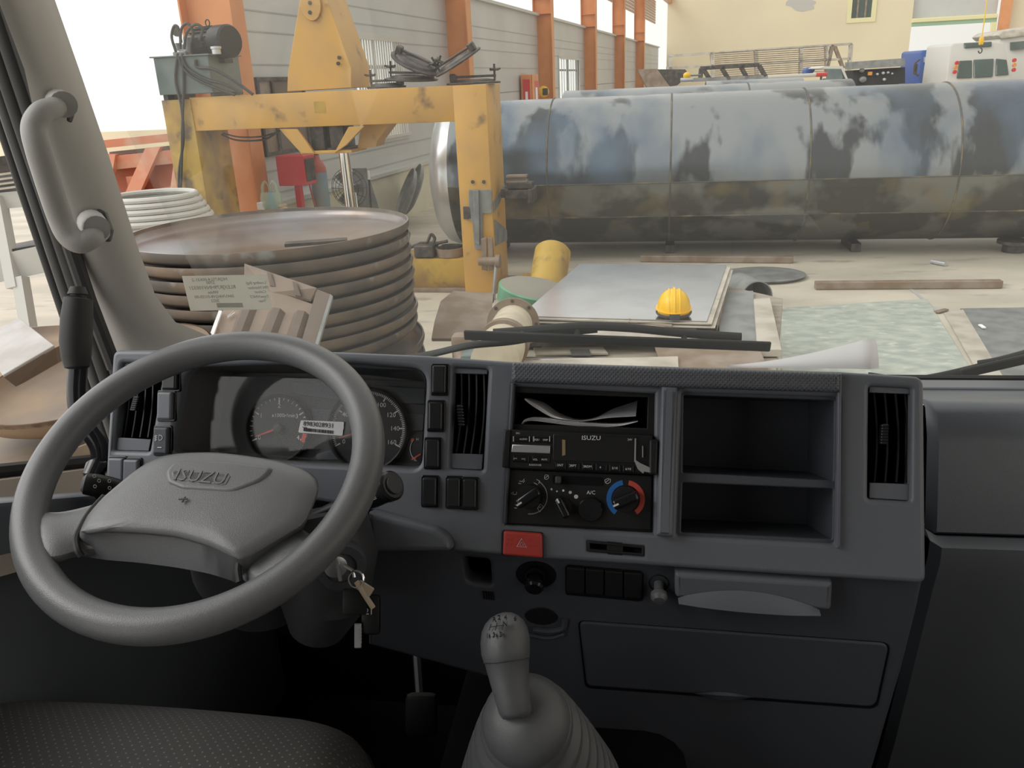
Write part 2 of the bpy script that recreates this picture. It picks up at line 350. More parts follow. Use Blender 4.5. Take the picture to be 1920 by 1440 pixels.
# orange I-columns
cl = [('nearest orange steel column, rising behind the green pump tank', 9.85, -6.80, -6.08), ('second orange steel column, rising behind the black manhole lids', 18.0, -6.3, -5.7),
      ('third orange column, just right of the red wall cabinet', 26.3, -6.3, -5.72), ('fourth orange column, just right of the curtained far window', 34.1, -6.3, -5.72),
      ('fifth orange column, second last along the side wall', 42.2, -6.3, -5.72), ('last and smallest orange column, beside the cream end wall', 50.3, -6.3, -5.72)]
for lab, y, xa, xb in cl:
    t = MB(); hh = 7.0; d = xb-xa; xm = (xa+xb)/2; fwid = .3
    for s in (-1, 1): t.box(B(xm+s*(d/2-.012), y, hh/2), (.024, fwid, hh), AXB)
    t.box(B(xm, y, hh/2), (d-.05, .016, hh), AXB)
    for zc in (ztop+.05, 4.6): t.box(B(xm, y, zc), (d-.05, fwid-.04, .014), AXB)
    t.box(B(xm, y, .012), (d+.1, fwid+.12, .024), AXB)
    tag(t.build('steel_column', M['orange'], smooth=0), lab, 'column', 'orange columns along the side wall')
# brown louvre bands over the far bays and an orange runway beam
for a, b in ((34.4, 41.9), (42.5, 50.0), (50.6, 61)):
    t = MB()
    for k in range(9): t.box(B(-6.25, (a+b)/2, ztop+1.5+k*.16), (.05, b-a, .12), AXB)
    struct(t.build('trim_5', M['louvre'], smooth=0))
t = MB().box(B(-5.4, 47, 7.0), (.3, 30, .35), AXB).box(B(-5.4, 47, 7.2), (.45, 30, .04), AXB); tag(t.build('runway_beam', M['orange'], smooth=0), 'long orange runway beam running along the tops of the far columns', 'beam')
# end wall, door opening, right pier
def bw(px, py): return BW.uv(px, py)
x0 = bw(1250, 100)[0]; x1 = bw(1703, 100)[0]; xr = bw(1866, 60)[0]; zl = bw(1600, 45)
wq = [bw(1594, 0), bw(1641, 0), bw(1640, 36), bw(1594, 40)]
zb = (wq[2][1]+wq[3][1])/2
struct(MB().plate(BW, rect(x0, x1, 0, 12), [rect(wq[0][0], wq[1][0], zb, zb+2.4)], th=.4, bev=0, px=False).build('wall_back', M['cream'], smooth=0))
f = MB().plate(BW, rect(wq[0][0]-.12, wq[1][0]+.12, zb-.12, zb+2.5), [rect(wq[0][0]+.15, wq[1][0]-.15, zb+.15, zb+2.3)], h=.05, th=.3, bev=0, px=False).build('window_3', M['palecream'], smooth=0); struct(f)
MB().plate(BW, rect(wq[0][0], wq[1][0], zb, zb+2.4), h=-.15, th=.05, bev=0, px=False).build('window_pane', M['winglass'], f)
t = MB()
for k in (.3, .62): t.plate(BW, rect(wq[0][0]+(wq[1][0]-wq[0][0])*k, wq[0][0]+(wq[1][0]-wq[0][0])*k+.12, zb, zb+2.4), h=-.08, th=.06, bev=0, px=False)
t.build('window_sash', M['brown'], f)
st = [(1475, 2), (1490, -8), (1515, -4), (1532, 4), (1524, 10), (1528, 16), (1505, 22), (1492, 20), (1483, 12), (1472, 10)]
struct(MB().plate(BW, [(*bw(*p), .3) for p in st], h=.012, th=.01, bev=0, px=False).build('trim_6', M['stain'], smooth=0))
hd = bw(1780, 46)[1]; ht = bw(1780, 31)[1]; hg = bw(1780, 39)[1]
struct(MB().plate(BW, rect(x1, xr, ht, 12), th=.3, h=-.3, bev=0, px=False).build('wall_front', M['wall'], smooth=0))
d = MB().plate(BW, rect(x1, xr, hg, ht), th=.5, h=.1, bev=.05, px=False).build('door_1', M['palecream'], smooth=30); struct(d)
MB().plate(BW, rect(x1, xr, hd, hg), th=.3, h=0, bev=.02, px=False).build('door_header', M['palegreen'], d)
struct(MB().box(BW.L(xr-.15, hd/2, 0), (.3, .3, hd), AXB).build('door_2', M['palecream'], smooth=0))
tag(MB().box(BW.L((xr+bw(1888, 40)[0])/2+.1, 5, .1), (bw(1888, 40)[0]-xr, .4, 10), AXB).build('steel_column', M['orange'], smooth=0), 'orange column right of the bright doorway', 'column', 'columns at the end wall')
struct(MB().plate(BW, rect(bw(1886, 40)[0], 60, 0, 12), th=.4, h=-.2, bev=0, px=False).build('wall_right', M['cream'], smooth=0))

# ------------------------------------------------------------------ the big tank shells
def shell(yaw, cy, cz, r, pxs, seams, name, label, lowband=True, head=True):
    ax = V((cos(yaw), sin(yaw), 0)); nn = V((-sin(yaw), cos(yaw), 0)); c0 = nn*cy + Z*cz
    front = Fr(c0 - nn*r*.9, ax, Z)
    ss = [front.uv(x, y)[0] for x, y in pxs]
    root = thing(name, label, 'tank', c0 + ax*ss[0] - Z*r)
    pt = lambda s, a, rr=r: c0 + ax*s + (-nn*cos(a) + Z*sin(a))*rr
    n = 72
    for i, (a, b) in enumerate(zip(ss, ss[1:])):
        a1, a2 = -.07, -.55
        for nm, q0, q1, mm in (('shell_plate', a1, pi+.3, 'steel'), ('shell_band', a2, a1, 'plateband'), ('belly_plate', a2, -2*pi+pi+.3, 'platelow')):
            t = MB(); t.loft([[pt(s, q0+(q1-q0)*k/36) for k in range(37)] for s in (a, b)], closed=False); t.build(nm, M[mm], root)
        if i: 
            t = MB(); t.tube([pt(a, 2*pi*k/48, r+.001) for k in range(48)], .012, 6, True); t.build('weld_seam', M['weld'], root)
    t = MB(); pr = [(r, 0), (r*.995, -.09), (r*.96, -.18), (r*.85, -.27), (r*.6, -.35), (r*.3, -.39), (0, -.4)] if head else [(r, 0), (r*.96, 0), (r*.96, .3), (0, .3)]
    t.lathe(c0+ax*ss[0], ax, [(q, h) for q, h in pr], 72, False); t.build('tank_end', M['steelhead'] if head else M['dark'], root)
    if lowband:
        for a in (-.07, -.55):
            t = MB(); t.tube([pt(ss[0]+(ss[-1]-ss[0])*k/10, a, r+.001) for k in range(11)], .008, 6); t.build('weld_seam', M['weld'], root)
        for k in range(26):
            s = ss[0]+.25+k*.36; t = MB(); t.rbox(pt(s, -.55, r), (.13, .02, .025), (ax, nn, Z), .006, 1); t.build('tack_weld', M['weld'], root)
        for k, w_ in enumerate(('first', 'second', 'third', 'last')):
            s = ss[0] + (ss[-1]-ss[0])*(.06+.29*k)
            t = MB(); t.box(c0+ax*s-Z*(r+.065), (.12, .7, .11), (ax, nn, Z)); tag(t.build('support_block', M['dark']), f'dark block carrying the nearest tank shell, {w_} from its dished end', 'block', 'blocks under the nearest tank shell')
    return root
tk = shell(-.0388, 11.837, 1.094, .974, [(842, 340), (1027, 330), (1257, 320), (1517, 310), (1798, 300), (2160, 290)], None, 'steel_tank_shell', 'long welded mill steel tank shell lying across the floor behind the press, mottled blue grey')
z2 = yy(1300, 160, 14.5).z
r2 = (z2-.12)/2
shell(-.0388, 14.5, r2+.12, r2, [(1050, 300), (1404, 300), (1604, 300)], None, 'steel_tank_shell', 'second steel tank shell, lying behind the nearest one, only its top ridge showing', False, False)
z3 = yy(1400, 149, 17.2).z; r3 = (z3-.12)/2
shell(-.0388, 17.2, r3+.12, r3, [(1322, 300), (1506, 300)], None, 'steel_tank_shell', 'third steel tank shell, farthest back, thin dark ridge under the rack', False, False)

# ------------------------------------------------------------------ the yellow press
yw = -.05; pX = V((cos(yw), sin(yw), 0)); pY = V((-sin(yw), cos(yw), 0))
po = zz(905, 551, 0); PF = Fr(po, pX, Z); PA = (pX, pY, Z)
def pf(px, py, h=0): return PF.P(px, py, h)
press = thing('hydraulic_press', 'big yellow gantry press with pyramid top, standing between the dished plates and the tank', 'press', po)
def pbox(name, m, u0, u1, v0, v1, d0=0, d1=.75, bev=.008):
    t = MB(); t.rbox(PF.L((u0+u1)/2, (v0+v1)/2, -(d0+d1)/2), (u1-u0, d1-d0, v1-v0), PA, bev, 2); return t.build(name, m, press)
ru0, ru1 = PF.uv(862, 380)[0], PF.uv(922, 380)[0]; bt = PF.uv(880, 159)[1]; bb = PF.uv(800, 230)[1]
leg = pbox('leg', M['yellow'], ru0, ru1, 0, bt)
lu0, lu1 = PF.uv(322, 300)[0], PF.uv(375, 300)[0]
lt = PF.uv(330, 187)[1]
l2 = pbox('leg', M['yellowdirt'], lu0, lu1, 0, lt)
cb = pbox('crossbeam', M['yellow'], lu1-.02, ru0+.01, bb, bt, .015, .72)
MB().plate(PF, rect(PF.uv(588, 200)[0], PF.uv(609, 200)[0], PF.uv(600, 212)[1], PF.uv(600, 190)[1]), h=-.013, th=.006, bev=0, px=False).build('name_plate', M['yellowdirt'], cb)
# base beam and foot
pbox('base_beam', M['yellowdirt'], lu1, ru0+.02, .04, PF.uv(800, 490)[1], .1, .7)
pbox('base_skid', M['brown'], lu0-.1, ru1+.1, -0.0, .05, .05, .75)
# pyramid
a0, a1 = PF.uv(540, 170), PF.uv(655, 166)
t = MB(); pyr = [pf(534, 172), pf(535, 138), pf(560, -15), pf(604, -15), pf(655, 128), pf(655, 165)]
pyr = [p - pY*(-.06) for p in pyr]
t.prism(pyr, pY*.6).bevel(.006, 1)
pm = t.build('head_frame', M['yellow'], press)
t = MB(); c = PF.uv(580, 8); t.plate(PF, [(c[0]+.115*cos(a*pi/18), c[1]+.16*sin(a*pi/18)) for a in range(36)], h=-.03, th=.03, bev=.004, px=False); t.build('eye_plate', M['yellow'], pm)
for q in ((579, 5), (579, 23), (634, 108), (632, 119)):
    t = MB(); c = PF.uv(*q); t.plate(PF, [(c[0]+.02*cos(a*pi/8), c[1]+.02*sin(a*pi/8)) for a in range(16)], h=-.02, th=.02, bev=.002, px=False); t.build('bolt', M['dark'], pm)
# hanging brackets and cylinder block
for pts in ([(522, 242), (556, 242), (588, 288), (563, 288)], [(652, 238), (682, 236), (648, 272), (625, 288)]):
    t = MB(); t.prism([p+pY*.02 for p in (pf(*q) for q in pts)], pY*.05).bevel(.004, 1); t.build('bracket', M['yellow'], press)
t = MB(); t.prism([pf(*q)+pY*.3 for q in [(660, 238), (715, 234), (690, 268), (688, 279), (652, 284)]], pY*.3); t.build('bracket', M['yellow'], press)
t = MB(); c0 = pf(608, 286)+pY*.3; tp = pf(604, 240)+pY*.3
t.rbox(c0+Z*.0, (.62, .5, .035), PA, .006, 1); t.build('cylinder_flange', M['yellow'], press)
for s in (-1, 1):
    t = MB(); t.rbox(c0+pX*s*.12+Z*.17, (.17, .35, .3), PA, .012, 2); t.build('cylinder_block', M['dark'], press)
rb = pf(640, 388)+pY*.3; rt = pf(626, 284)+pY*.3
t = MB(); t.tube([rb-Z*.6, rt], .062, 24); t.build('ram_rod', M['chrome'], press)
t = MB(); t.tube([rb-Z*.6+pX*.09, rt-Z*.5+pX*.085], .015, 10); t.build('guide_rod', M['chrome'], press)
t = MB(); t.rbox(rt+Z*.01, (.3, .3, .05), PA, .008, 1); t.build('gland_plate', M['dark'], press)
# clamp, hydraulic bits on the right leg
t = MB(); t.plate(PF, [(879, 356), (922, 356), (922, 400), (905, 400), (905, 468, .03), (890, 468, .03), (886, 415), (879, 412)], h=.03, th=.03, bev=.004); t.build('slide_plate', M['greysteel'], press)
t = MB(); t.plate(PF, [(887, 357), (897, 357), (899, 460), (890, 455)], h=.07, th=.04, bev=.006); t.build('slide_rail', M['greysteel'], press)
t = MB(); t.plate(PF, [(868, 388), (882, 388), (884, 411), (869, 411)], h=.03, th=.05, bev=.004); t.build('stop_block', M['dark'], press)
t = MB(); t.plate(PF, [(902, 448), (912, 445), (913, 508), (903, 506)], h=.09, th=.03, bev=.004); t.plate(PF, [(915, 446), (923, 446), (925, 506), (916, 508)], h=.09, th=.03, bev=.004)
t.tube([pf(898, 490, .1), pf(938, 490, .1)], .05, 16); t.tube([pf(930, 490, .12), pf(938, 490, .12)], .075, 16); t.build('latch', M['brown'], press)
t = MB(); t.tube([pf(931, 492, .13), pf(924, 575, .3)], .022, 8); t.build('latch_handle', M['greysteel'], press)
for q in ((886, 341), (907, 341)): t = MB(); t.tube([pf(*q, -.01), pf(*q, .02)], .02, 10); t.build('bolt', M['dark'], press)
sp = PF.L(ru1, 0, -.35)
def side(px, py): return yy(px, py, (PF.L(ru1, 0, -.35)).y)
t = MB(); q = side(972, 362); t.rbox(q+pX*.02, (.32, .3, .1), PA, .01, 1); t.rbox(q+Z*.09+pX*.03, (.28, .2, .07), PA, .01, 1); t.rbox(q+pX*.16-Z*.02, (.06, .34, .16), PA, .01, 1); t.tube([q-pX*.2, q], .05, 10); t.build('hydraulic_valve', M['dark'], press)
t = MB(); q0 = side(960, 340); t.rbox(q0+pX*.06+Z*.06, (.24, .12, .025), PA, .004, 1); t.rbox(q0+pX*.06+Z*.0, (.24, .12, .025), PA, .004, 1); t.rbox(q0+pX*.06+Z*.03, (.22, .02, .05), PA, .002, 1); t.build('channel_bracket', M['brown'], press)
t = MB(); t.prism([PF.L(ru1+.004, v, -d) for v, d in [(PF.uv(922, 400)[1], .05), (PF.uv(922, 375)[1], .7), (PF.uv(922, 360)[1], .7), (PF.uv(922, 380)[1], .05)]], pX*.01); t.build('side_patch', M['greysteel'], press)
t = MB(); t.prism([PF.L(ru1+.002, v, -d) for v, d in [(.55, .06), (.85, .06), (.62, .72), (.5, .72)]], pX*.012); t.build('gusset', M['greysteel'], press)

# pump unit on the left end
hp = thing('hydraulic_power_unit', 'grey green pump tank with black motor and hoses, on top of the press left leg', 'pump', PF.L(*PF.uv(345, 183), -.3))
u0_, u1_ = PF.uv(297, 150)[0], PF.uv(399, 150)[0]; v0_, v1_ = PF.uv(350, 180)[1], PF.uv(350, 106)[1]
t = MB(); t.rbox(PF.L((u0_+u1_)/2, (v0_+v1_)/2+.01, -.32), (u1_-u0_, .7, v1_-v0_-.02), PA, .006, 1); tkb = t.build('oil_tank', M['tankgreen'], hp)
t = MB(); t.rbox(PF.L((u0_+u1_)/2, v1_+.008, -.32), (u1_-u0_+.06, .76, .016), PA, .004, 1); t.build('lid', M['tankgreen'], hp)
for s in (u0_+.04, u1_-.04): t = MB(); t.rbox(PF.L(s, v0_-.05, -.32), (.06, .6, .14), PA, .004, 1); t.build('foot', M['dark'], hp)
mc = PF.P(397, 80, -.3); mr_ = .17
t = MB(); ax_ = pX*.93 - pY*.36; t.lathe(mc-ax_*.26, ax_, [(0, 0), (.1, 0), (.15, .02), (.158, .04), (.158, .36), (.17, .36), (.178, .38), (.178, .56), (.16, .585), (0, .59)], 32)
mo = t.build('motor', M['motor'], hp)
t = MB()
for k in range(18):
    a = 2*pi*k/18; e1 = ax_.cross(Z).normalized(); t.box(mc-ax_*.06+(e1*cos(a)+Z*sin(a))*.165, (.3, .008, .03), (ax_, (e1*-sin(a)+Z*cos(a)), (e1*cos(a)+Z*sin(a))))
t.build('cooling_fin', M['motor'], mo)
t = MB(); t.tube([mc-ax_*.02+Z*.21+ax_*.035*cos(a*pi/8)+Z*.035*sin(a*pi/8) for a in range(16)], .007, 6, True); t.build('lifting_eye', M['motor'], mo)
t = MB(); t.rbox(mc-ax_*.1-pY*.17, (.16, .08, .12), PA, .01, 1); t.build('terminal_box', M['motor'], mo)
t = MB(); t.rbox(mc-Z*.2, (.36, .2, .05), PA, .005, 1); t.build('motor_foot', M['motor'], mo)
t = MB(); t.rbox(PF.P(362, 82, -.3), (.16, .16, .16), PA, .02, 2).rbox(PF.P(348, 92, -.2), (.12, .12, .1), PA, .01, 1); t.tube([PF.P(352, 100, -.1), PF.P(352, 70, -.1)], .04, 10); t.build('pump', M['greysteel'], hp)
t = MB(); t.lathe(PF.P(406, 98, -.02)-Z*.02, Z, [(0, 0), (.05, 0), (.05, .05), (.06, .055), (.06, .08), (0, .085)], 20); t.build('filler_cap', M['silver'], hp)
t = MB(); t.lathe(PF.P(333, 60, -.15), -pY, [(0, 0), (.05, 0), (.05, .03), (0, .032)], 20); t.build('gauge', M['dark'], hp)
def bez(ps, n=16):
    ps = [V(p) for p in ps]; out = []
    P = [ps[0]*2-ps[1]]+ps+[ps[-1]*2-ps[-2]]
    for i in range(1, len(P)-2):
        for k in range(n):
            s = k/n; a, b, c, d = P[i-1], P[i], P[i+1], P[i+2]
            out.append(.5*((2*b)+(c-a)*s+(2*a-5*b+4*c-d)*s*s+(-a+3*b-3*c+d)*s**3))
    return out+[ps[-1]]
for q in ([(330, 98), (322, 70), (326, 50), (334, 52), (340, 80)], [(338, 92), (340, 55), (352, 44), (362, 60), (358, 80)], [(345, 92), (350, 62), (366, 46), (380, 54), (374, 75)], [(334, 105), (345, 130), (370, 150), (405, 165), (440, 178)], [(340, 105), (352, 128), (385, 148), (420, 158), (455, 175)],
          [(366, 112), (370, 126), (400, 130), (440, 152), (474, 177)], [(333, 100), (329, 150), (340, 200), (344, 260), (336, 320), (336, 375)], [(342, 100), (344, 160), (342, 240), (340, 330), (337, 372)]):
    t = MB(); t.tube(bez([PF.P(*p, .05) for p in q], 8), .016 if q[0][0] < 366 else .018, 8); t.build('hose', M['hose'], hp)
t = MB(); t.tube(bez([PF.P(*p, -.3) for p in [(415, 252), (440, 262), (470, 264), (500, 260), (525, 244)]], 8), .012, 6); t.tube(bez([PF.P(*p, -.3) for p in [(418, 250), (450, 257), (490, 256), (520, 248)]], 8), .01, 6)
t.build('hose', M['hose'], press)
t = MB(); t.lathe(PF.P(333, 90, -.15), Z, [(0, -.03), (.025, -.03), (.025, .05), (0, .055)], 12); t.rbox(PF.P(340, 102, -.05), (.16, .1, .06), PA, .01, 1); t.build('valve_block', M['greysteel'], hp)

# black manhole lids on the crossbeam
def lid(c, nrm, r, label, arm):
    n = V(nrm).normalized(); root = thing('manhole_lid', label, 'lid', c, 'black tank lids on top of the press')
    t = MB(); t.lathe(c, n, [(0, 0), (r*.97, 0), (r, .008), (r, .018), (r*.93, .024), (r*.8, .024), (r*.75, .045), (r*.5, .055), (r*.45, .04), (0, .04)], 40); t.build('lid_disc', M['dark'], root)
    a = n.orthogonal().normalized() if arm is None else V(arm); a = (a-n*a.dot(n)).normalized(); b = n.cross(a)
    t = MB(); t.rbox(c+n*.08, (r*1.7, .045, .025), (a, b, n), .005, 1); t.build('clamp_arm', M['dark'], root)
    t = MB(); t.tube([c+a*r*.8+n*.03, c+a*r*.8+n*.2], .012, 8); t.lathe(c+a*r*.8+n*.13, n, [(0, 0), (.05, 0), (.055, .012), (0, .02)], 12)
    for k in range(3): g = 2*pi*k/3; t.tube([c+a*r*.8+n*.14, c+a*r*.8+n*.15+(a*cos(g)+b*sin(g))*.07], .01, 6)
    t.build('clamp_screw', M['dark'], root)
    t = MB(); t.rbox(c-a*r*.75+n*.07, (.07, .09, .09), (a, b, n), .01, 1); t.build('hinge', M['dark'], root)
    return root
bz = PF.L(0, bt+.004, 0).z
def lp(px, py, dd): return PF.P(px, py, -dd)
def onbeam(px, dd): u = PF.uv(px, 155, -dd)[0]; return PF.L(u, bt+.004, -dd)
lid(onbeam(724, .25), (0, 0, 1), .22, 'black lid lying flat on the beam beside the pyramid, leftmost of the black lids', -pX)
lid(onbeam(772, .35)+Z*.07, (.06, -.05, 1), .30, 'black lid lying under the tilted left lid, its clamp arm to the left', -pX)
lid(onbeam(782, .3)+Z*.235, (.42, -.2, .86), .29, 'tilted black lid with a handwheel, upper one of the left lid pile', pX)
lid(onbeam(888, .3), (0, 0, 1), .30, 'black lid lying flat at the right end of the press beam', pX)
lid(onbeam(862, .28)+Z*.225, (-.45, -.17, .86), .29, 'black lid leaning up to the right, on top of the right lid', -pX)

# ------------------------------------------------------------------ things behind the press
def atw(px, py, by): r = ray(px, py); return CP + r*(by/r.dot(bY))
def ground(px, by): p = atw(px, 400, by); return V((p.x, p.y, 0))
c = ground(566, 10.1); top = atw(560, 290, 10.1).z; bot = atw(560, 346, 10.1).z
cab = thing('electric_cabinet', 'red electrical cabinet on a stand, behind the press beside the gas cylinder', 'cabinet', c)
t = MB(); t.rbox(V((c.x, c.y, (top+bot)/2)), (.40, .3, top-bot), AXB, .01, 1); t.build('cabinet_body', M['redpaint'], cab)
t = MB(); t.rbox(V((c.x, c.y, bot/2)), (.08, .08, bot), AXB, .004, 1).rbox(V((c.x, c.y, .02)), (.3, .24, .04), AXB, .004, 1); t.build('stand', M['redpaint'], cab)
t = MB(); t.rbox(V((c.x, c.y, (top+bot)/2))+bX*.205, (.012, .24, (top-bot)*.75), AXB, .003, 1); t.build('meter_panel', M['dark'], cab)
c = ground(606, 10.75); top = atw(606, 295, 10.75).z
gc = thing('gas_cylinder', 'tall grey blue gas cylinder with a faded red shoulder, behind the chrome press ram', 'gas cylinder', c)
t = MB(); t.lathe(c, Z, [(0, 0), (.115, 0), (.115, top-.2), (0, top-.2)], 28); t.build('cylinder_body', M['bluecyl'], gc)
t = MB(); t.lathe(c+Z*(top-.2), Z, [(.115, 0), (.11, .06), (.085, .13), (.045, .18), (.035, .24), (0, .24)], 28); t.build('shoulder', M['redtop'], gc)
t = MB(); t.lathe(c+Z*(top+.03), Z, [(0, 0), (.03, 0), (.03, .05), (.018, .06), (.018, .1), (0, .1)], 16).rbox(c+Z*(top+.07)+bX*.04, (.08, .03, .03), AXB, .004, 1); t.build('valve', M['dark'], gc)
t = MB(); t.tube(bez([c+V((-.05, -.09, top+.03)), c+V((-.1, -.13, top-.3)), c+V((.0, -.14, .5)), c+V((.06, -.14, .1))], 8), .014, 6); t.build('hose', M['redtop'], gc)
# caged fan
c = ground(660, 11.3); zc = atw(660, 352, 11.3).z
fan = thing('cage_fan', 'dark wire cage fan on a post, right of the chrome press ram', 'fan', c)
fn = -bY; t = MB()
for k in range(12):
    a = 2*pi*k/12; e1, e2 = bX, Z
    t.tube([V((c.x, c.y, zc))+fn*.1+(e1*cos(a)+e2*sin(a))*.05, V((c.x, c.y, zc))+fn*.08+(e1*cos(a)+e2*sin(a))*.18, V((c.x, c.y, zc))+(e1*cos(a)+e2*sin(a))*.28], .004, 5)
for rr, h in ((.05, .1), (.12, .095), (.18, .08), (.24, .04), (.28, 0)): t.tube([V((c.x, c.y, zc))+fn*h+(bX*cos(a*pi/16)+Z*sin(a*pi/16))*rr for a in range(32)], .004, 5, True)
t.build('cage', M['dark'], fan)
t = MB(); t.lathe(V((c.x, c.y, zc))+fn*-.08, fn, [(0, 0), (.07, 0), (.07, .14), (0, .15)], 16); t.tube([V((c.x, c.y, 0)), V((c.x, c.y, zc-.1))], .025, 10); t.lathe(c, Z, [(0, 0), (.2, 0), (.2, .02), (0, .03)], 20); t.build('post', M['greysteel'], fan)
for k in range(3):
    t = MB(); a = 2*pi*k/3; q = V((c.x, c.y, zc))+fn*.04; d1 = bX*cos(a)+Z*sin(a); d2 = bX*-sin(a)+Z*cos(a)
    t.prism([q+d1*.05-d2*.03, q+d1*.24-d2*.07, q+d1*.24+d2*.07+fn*.03, q+d1*.05+d2*.03+fn*.02], fn*.004); t.build('blade', M['greysteel'], fan)
# leaning plate, standing lever
c = ground(682, 11.6); zt = atw(672, 320, 11.6).z
t = MB(); t.prism([V((c.x-.25, c.y, 0)), V((c.x+.38, c.y, 0)), V((c.x+.0, c.y+.35, zt)), V((c.x-.22, c.y+.35, zt))], (0, .012, .004)); tag(t.build('steel_plate', M['greysteel'], smooth=0), 'olive grey steel plate leaning against the side wall behind the fan', 'plate')
c = ground(692, 10.9)
lv = thing('floor_lever', 'thin dark upright lever with a white tip, right of the leaning grey plate', 'lever', c)
zt = atw(694, 320, 10.9).z; t = MB(); t.tube(bez([c+Z*.0, c+V((.03, 0, zt*.5)), c+V((.05, 0, zt-.12))], 6), .014, 8); t.rbox(c+Z*.03, (.14, .14, .06), AXB, .01, 1); t.build('rod', M['dark'], lv)
t = MB(); t.tube([c+V((.05, 0, zt-.12)), c+V((.052, 0, zt))], .018, 8); t.build('tip', M['paper'], lv)
# bag with bottle, carton, timber, low concrete block
c = ground(512, 9.68); zs = atw(512, 392, 9.68).z
tag(MB().rbox(V((c.x+.03, c.y-.0, zs/2)), (.40, .18, zs), AXB, .03, 2).build('concrete_block', M['plinth']), 'low dusty concrete block carrying the plastic bag behind the dished plates', 'block')
c = V((c.x, c.y, zs)); bg_ = thing('carrier_bag', 'pale green plastic carrier bag holding a blue bottle, right of the nearest orange column', 'bag', c)
hb = atw(512, 340, 9.68).z-zs
t = MB(); t.loft([[c+V((.13*cos(a*pi/12)*w*(1+.12*sin(a*1.7)), .09*sin(a*pi/12)*w, h)) for a in range(24)] for w, h in ((.75, 0), (1, .04), (1, hb*.4), (.85, hb*.62))], True, False); t.build('bag_body', M['bag'], bg_)
for s in (-1, 1):
    t = MB(); t.tube(bez([c+V((s*.1, 0, hb*.6)), c+V((s*.09, 0, hb*.85)), c+V((s*.05, 0, hb)), c+V((s*.015, 0, hb*.85)), c+V((s*.01, 0, hb*.6))], 6), .02, 8, sq=.4); t.build('bag_handle', M['bag'], bg_)
tag(MB().lathe(c+V((0, 0, .006)), Z, [(0, 0), (.045, 0), (.045, hb*.45), (.02, hb*.55), (.02, hb*.62), (0, hb*.62)], 16).build('bottle', M['bottle']), 'blue bottle inside the pale green plastic bag', 'bottle')
c2 = atw(494, 392, 9.66); c2.z = zs; tag(MB().rbox(c2+Z*.045-bX*.01, (.10, .1, .09), AXB, .004, 1).build('carton', M['paper']), 'small white and red carton left of the plastic bag', 'carton')
c2 = atw(530, 385, 9.66); c2.z = zs; t = MB(); t.rbox(c2+Z*.02, (.22, .04, .03), (bX*.8-bY*.6, bY*.8+bX*.6, Z), .003, 1); t.rbox(c2+Z*.05, (.12, .03, .03), (bX*.3+bY*.95, bX*.95-bY*.3, Z), .003, 1); tag(t.build('wood_offcut', M['wood']), 'crossed pale wood offcut right of the plastic bag', 'wood')
# dark framed panel on the wall behind the press
qa, qb, qc = WL.uv(487, 245)[0], WL.uv(516, 245)[0], WL.uv(575, 245)[0]; za, zb2 = WL.uv(520, 290)[1], WL.uv(520, 290)[1]+1.0
f = MB().plate(WL, rect(qa, qc, za, zb2), [rect(qa+.05, qb-.03, za+.05, zb2-.05), rect(qb+.03, qc-.05, za+.05, zb2-.05)], h=.06, th=.06, bev=.004, px=False).build('window_4', M['dark'], smooth=0); struct(f)
MB().plate(WL, rect(qa+.02, qb, za+.02, zb2-.02), h=.03, th=.02, bev=0, px=False).build('window_pane', M['brown'], f, 0)
MB().plate(WL, rect(qb, qc-.02, za+.02, zb2-.02), h=.03, th=.02, bev=0, px=False).build('window_pane', M['paneldark'], f, 0)
# red wall cabinet by the third column
c = atw(990, 165, 24.5); hb = WL.L(0, 0).dot(bX)
hw = atw(975, 165, 24.5)
t = MB(); hc = thing('hose_cabinet', 'orange framed fire cabinet with a red inside, on the side wall by the third column', 'cabinet', B(-6.05, 24.3, 1.2))
zc_, zd_ = atw(990, 140, 24.5).z, 1.0
t.rbox(B(-6.0, 24.3, (zc_+zd_)/2), (.3, .9, zc_-zd_), AXB, .02, 1); t.rbox(B(-5.83, 24.0, (zc_+zd_)/2), (.03, .24, zc_-zd_), AXB, .004, 1); t.build('cabinet_frame', M['orange'], hc)
t = MB(); t.rbox(B(-5.98, 23.84, (zc_+zd_)/2), (.2, .02, zc_-zd_-.25), AXB, .004, 1); t.build('cabinet_side', M['redpaint'], hc)
t = MB(); t.rbox(B(-5.98, 23.82, (zc_+zd_)/2-.1), (.07, .02, zc_-zd_-.7), AXB, .004, 1); t.build('notice', M['paper'], hc)
t = MB(); t.rbox(B(-5.84, 24.35, (zc_+zd_)/2-.05), (.03, .6, zc_-zd_-.25), AXB, .004, 1); t.build('cabinet_door', M['redpaint'], hc)
t = MB(); t.rbox(B(-5.82, 24.35, (zc_+zd_)/2-.05), (.02, .2, zc_-zd_-.6), AXB, .004, 1); t.build('notice', M['paper'], hc)
c = atw(1019, 172, 25.8); t = thing('welding_helmet', 'yellow and black welding mask hung at the foot of the third column', 'mask', c)
MB().ball(c, .17, (1, .8, 1)).build('shell', M['helmet'], t); MB().rbox(c-bY*.1+bX*.08, (.16, .1, .2), AXB, .02, 1).build('visor', M['dark'], t)
# big rolled steel ring and plates near the wall, left of the tank
for k, (px, lab) in enumerate(((772, 'grey rolled plate leaning by the tank end, nearer of the two'), (786, 'grey rolled plate leaning by the tank end, farther of the two'))):
    c = ground(px, 13.4+k*.75)
    t = MB(); c.z = .53; n_ = (-bX*.75-bY*.42+Z*.40).normalized(); t.lathe(c, n_, [(q*.72, h) for q, h in [(.0, 0), (.5, .02), (.62, .06), (.66, .12), (.65, .12), (.61, .07), (.5, .035), (0, .015)]], 40, False); tag(t.build('dished_plate', M['greysteel']), lab, 'plate', 'rolled plates by the wall')
fh = V((-sin(PS), cos(PS), 0))
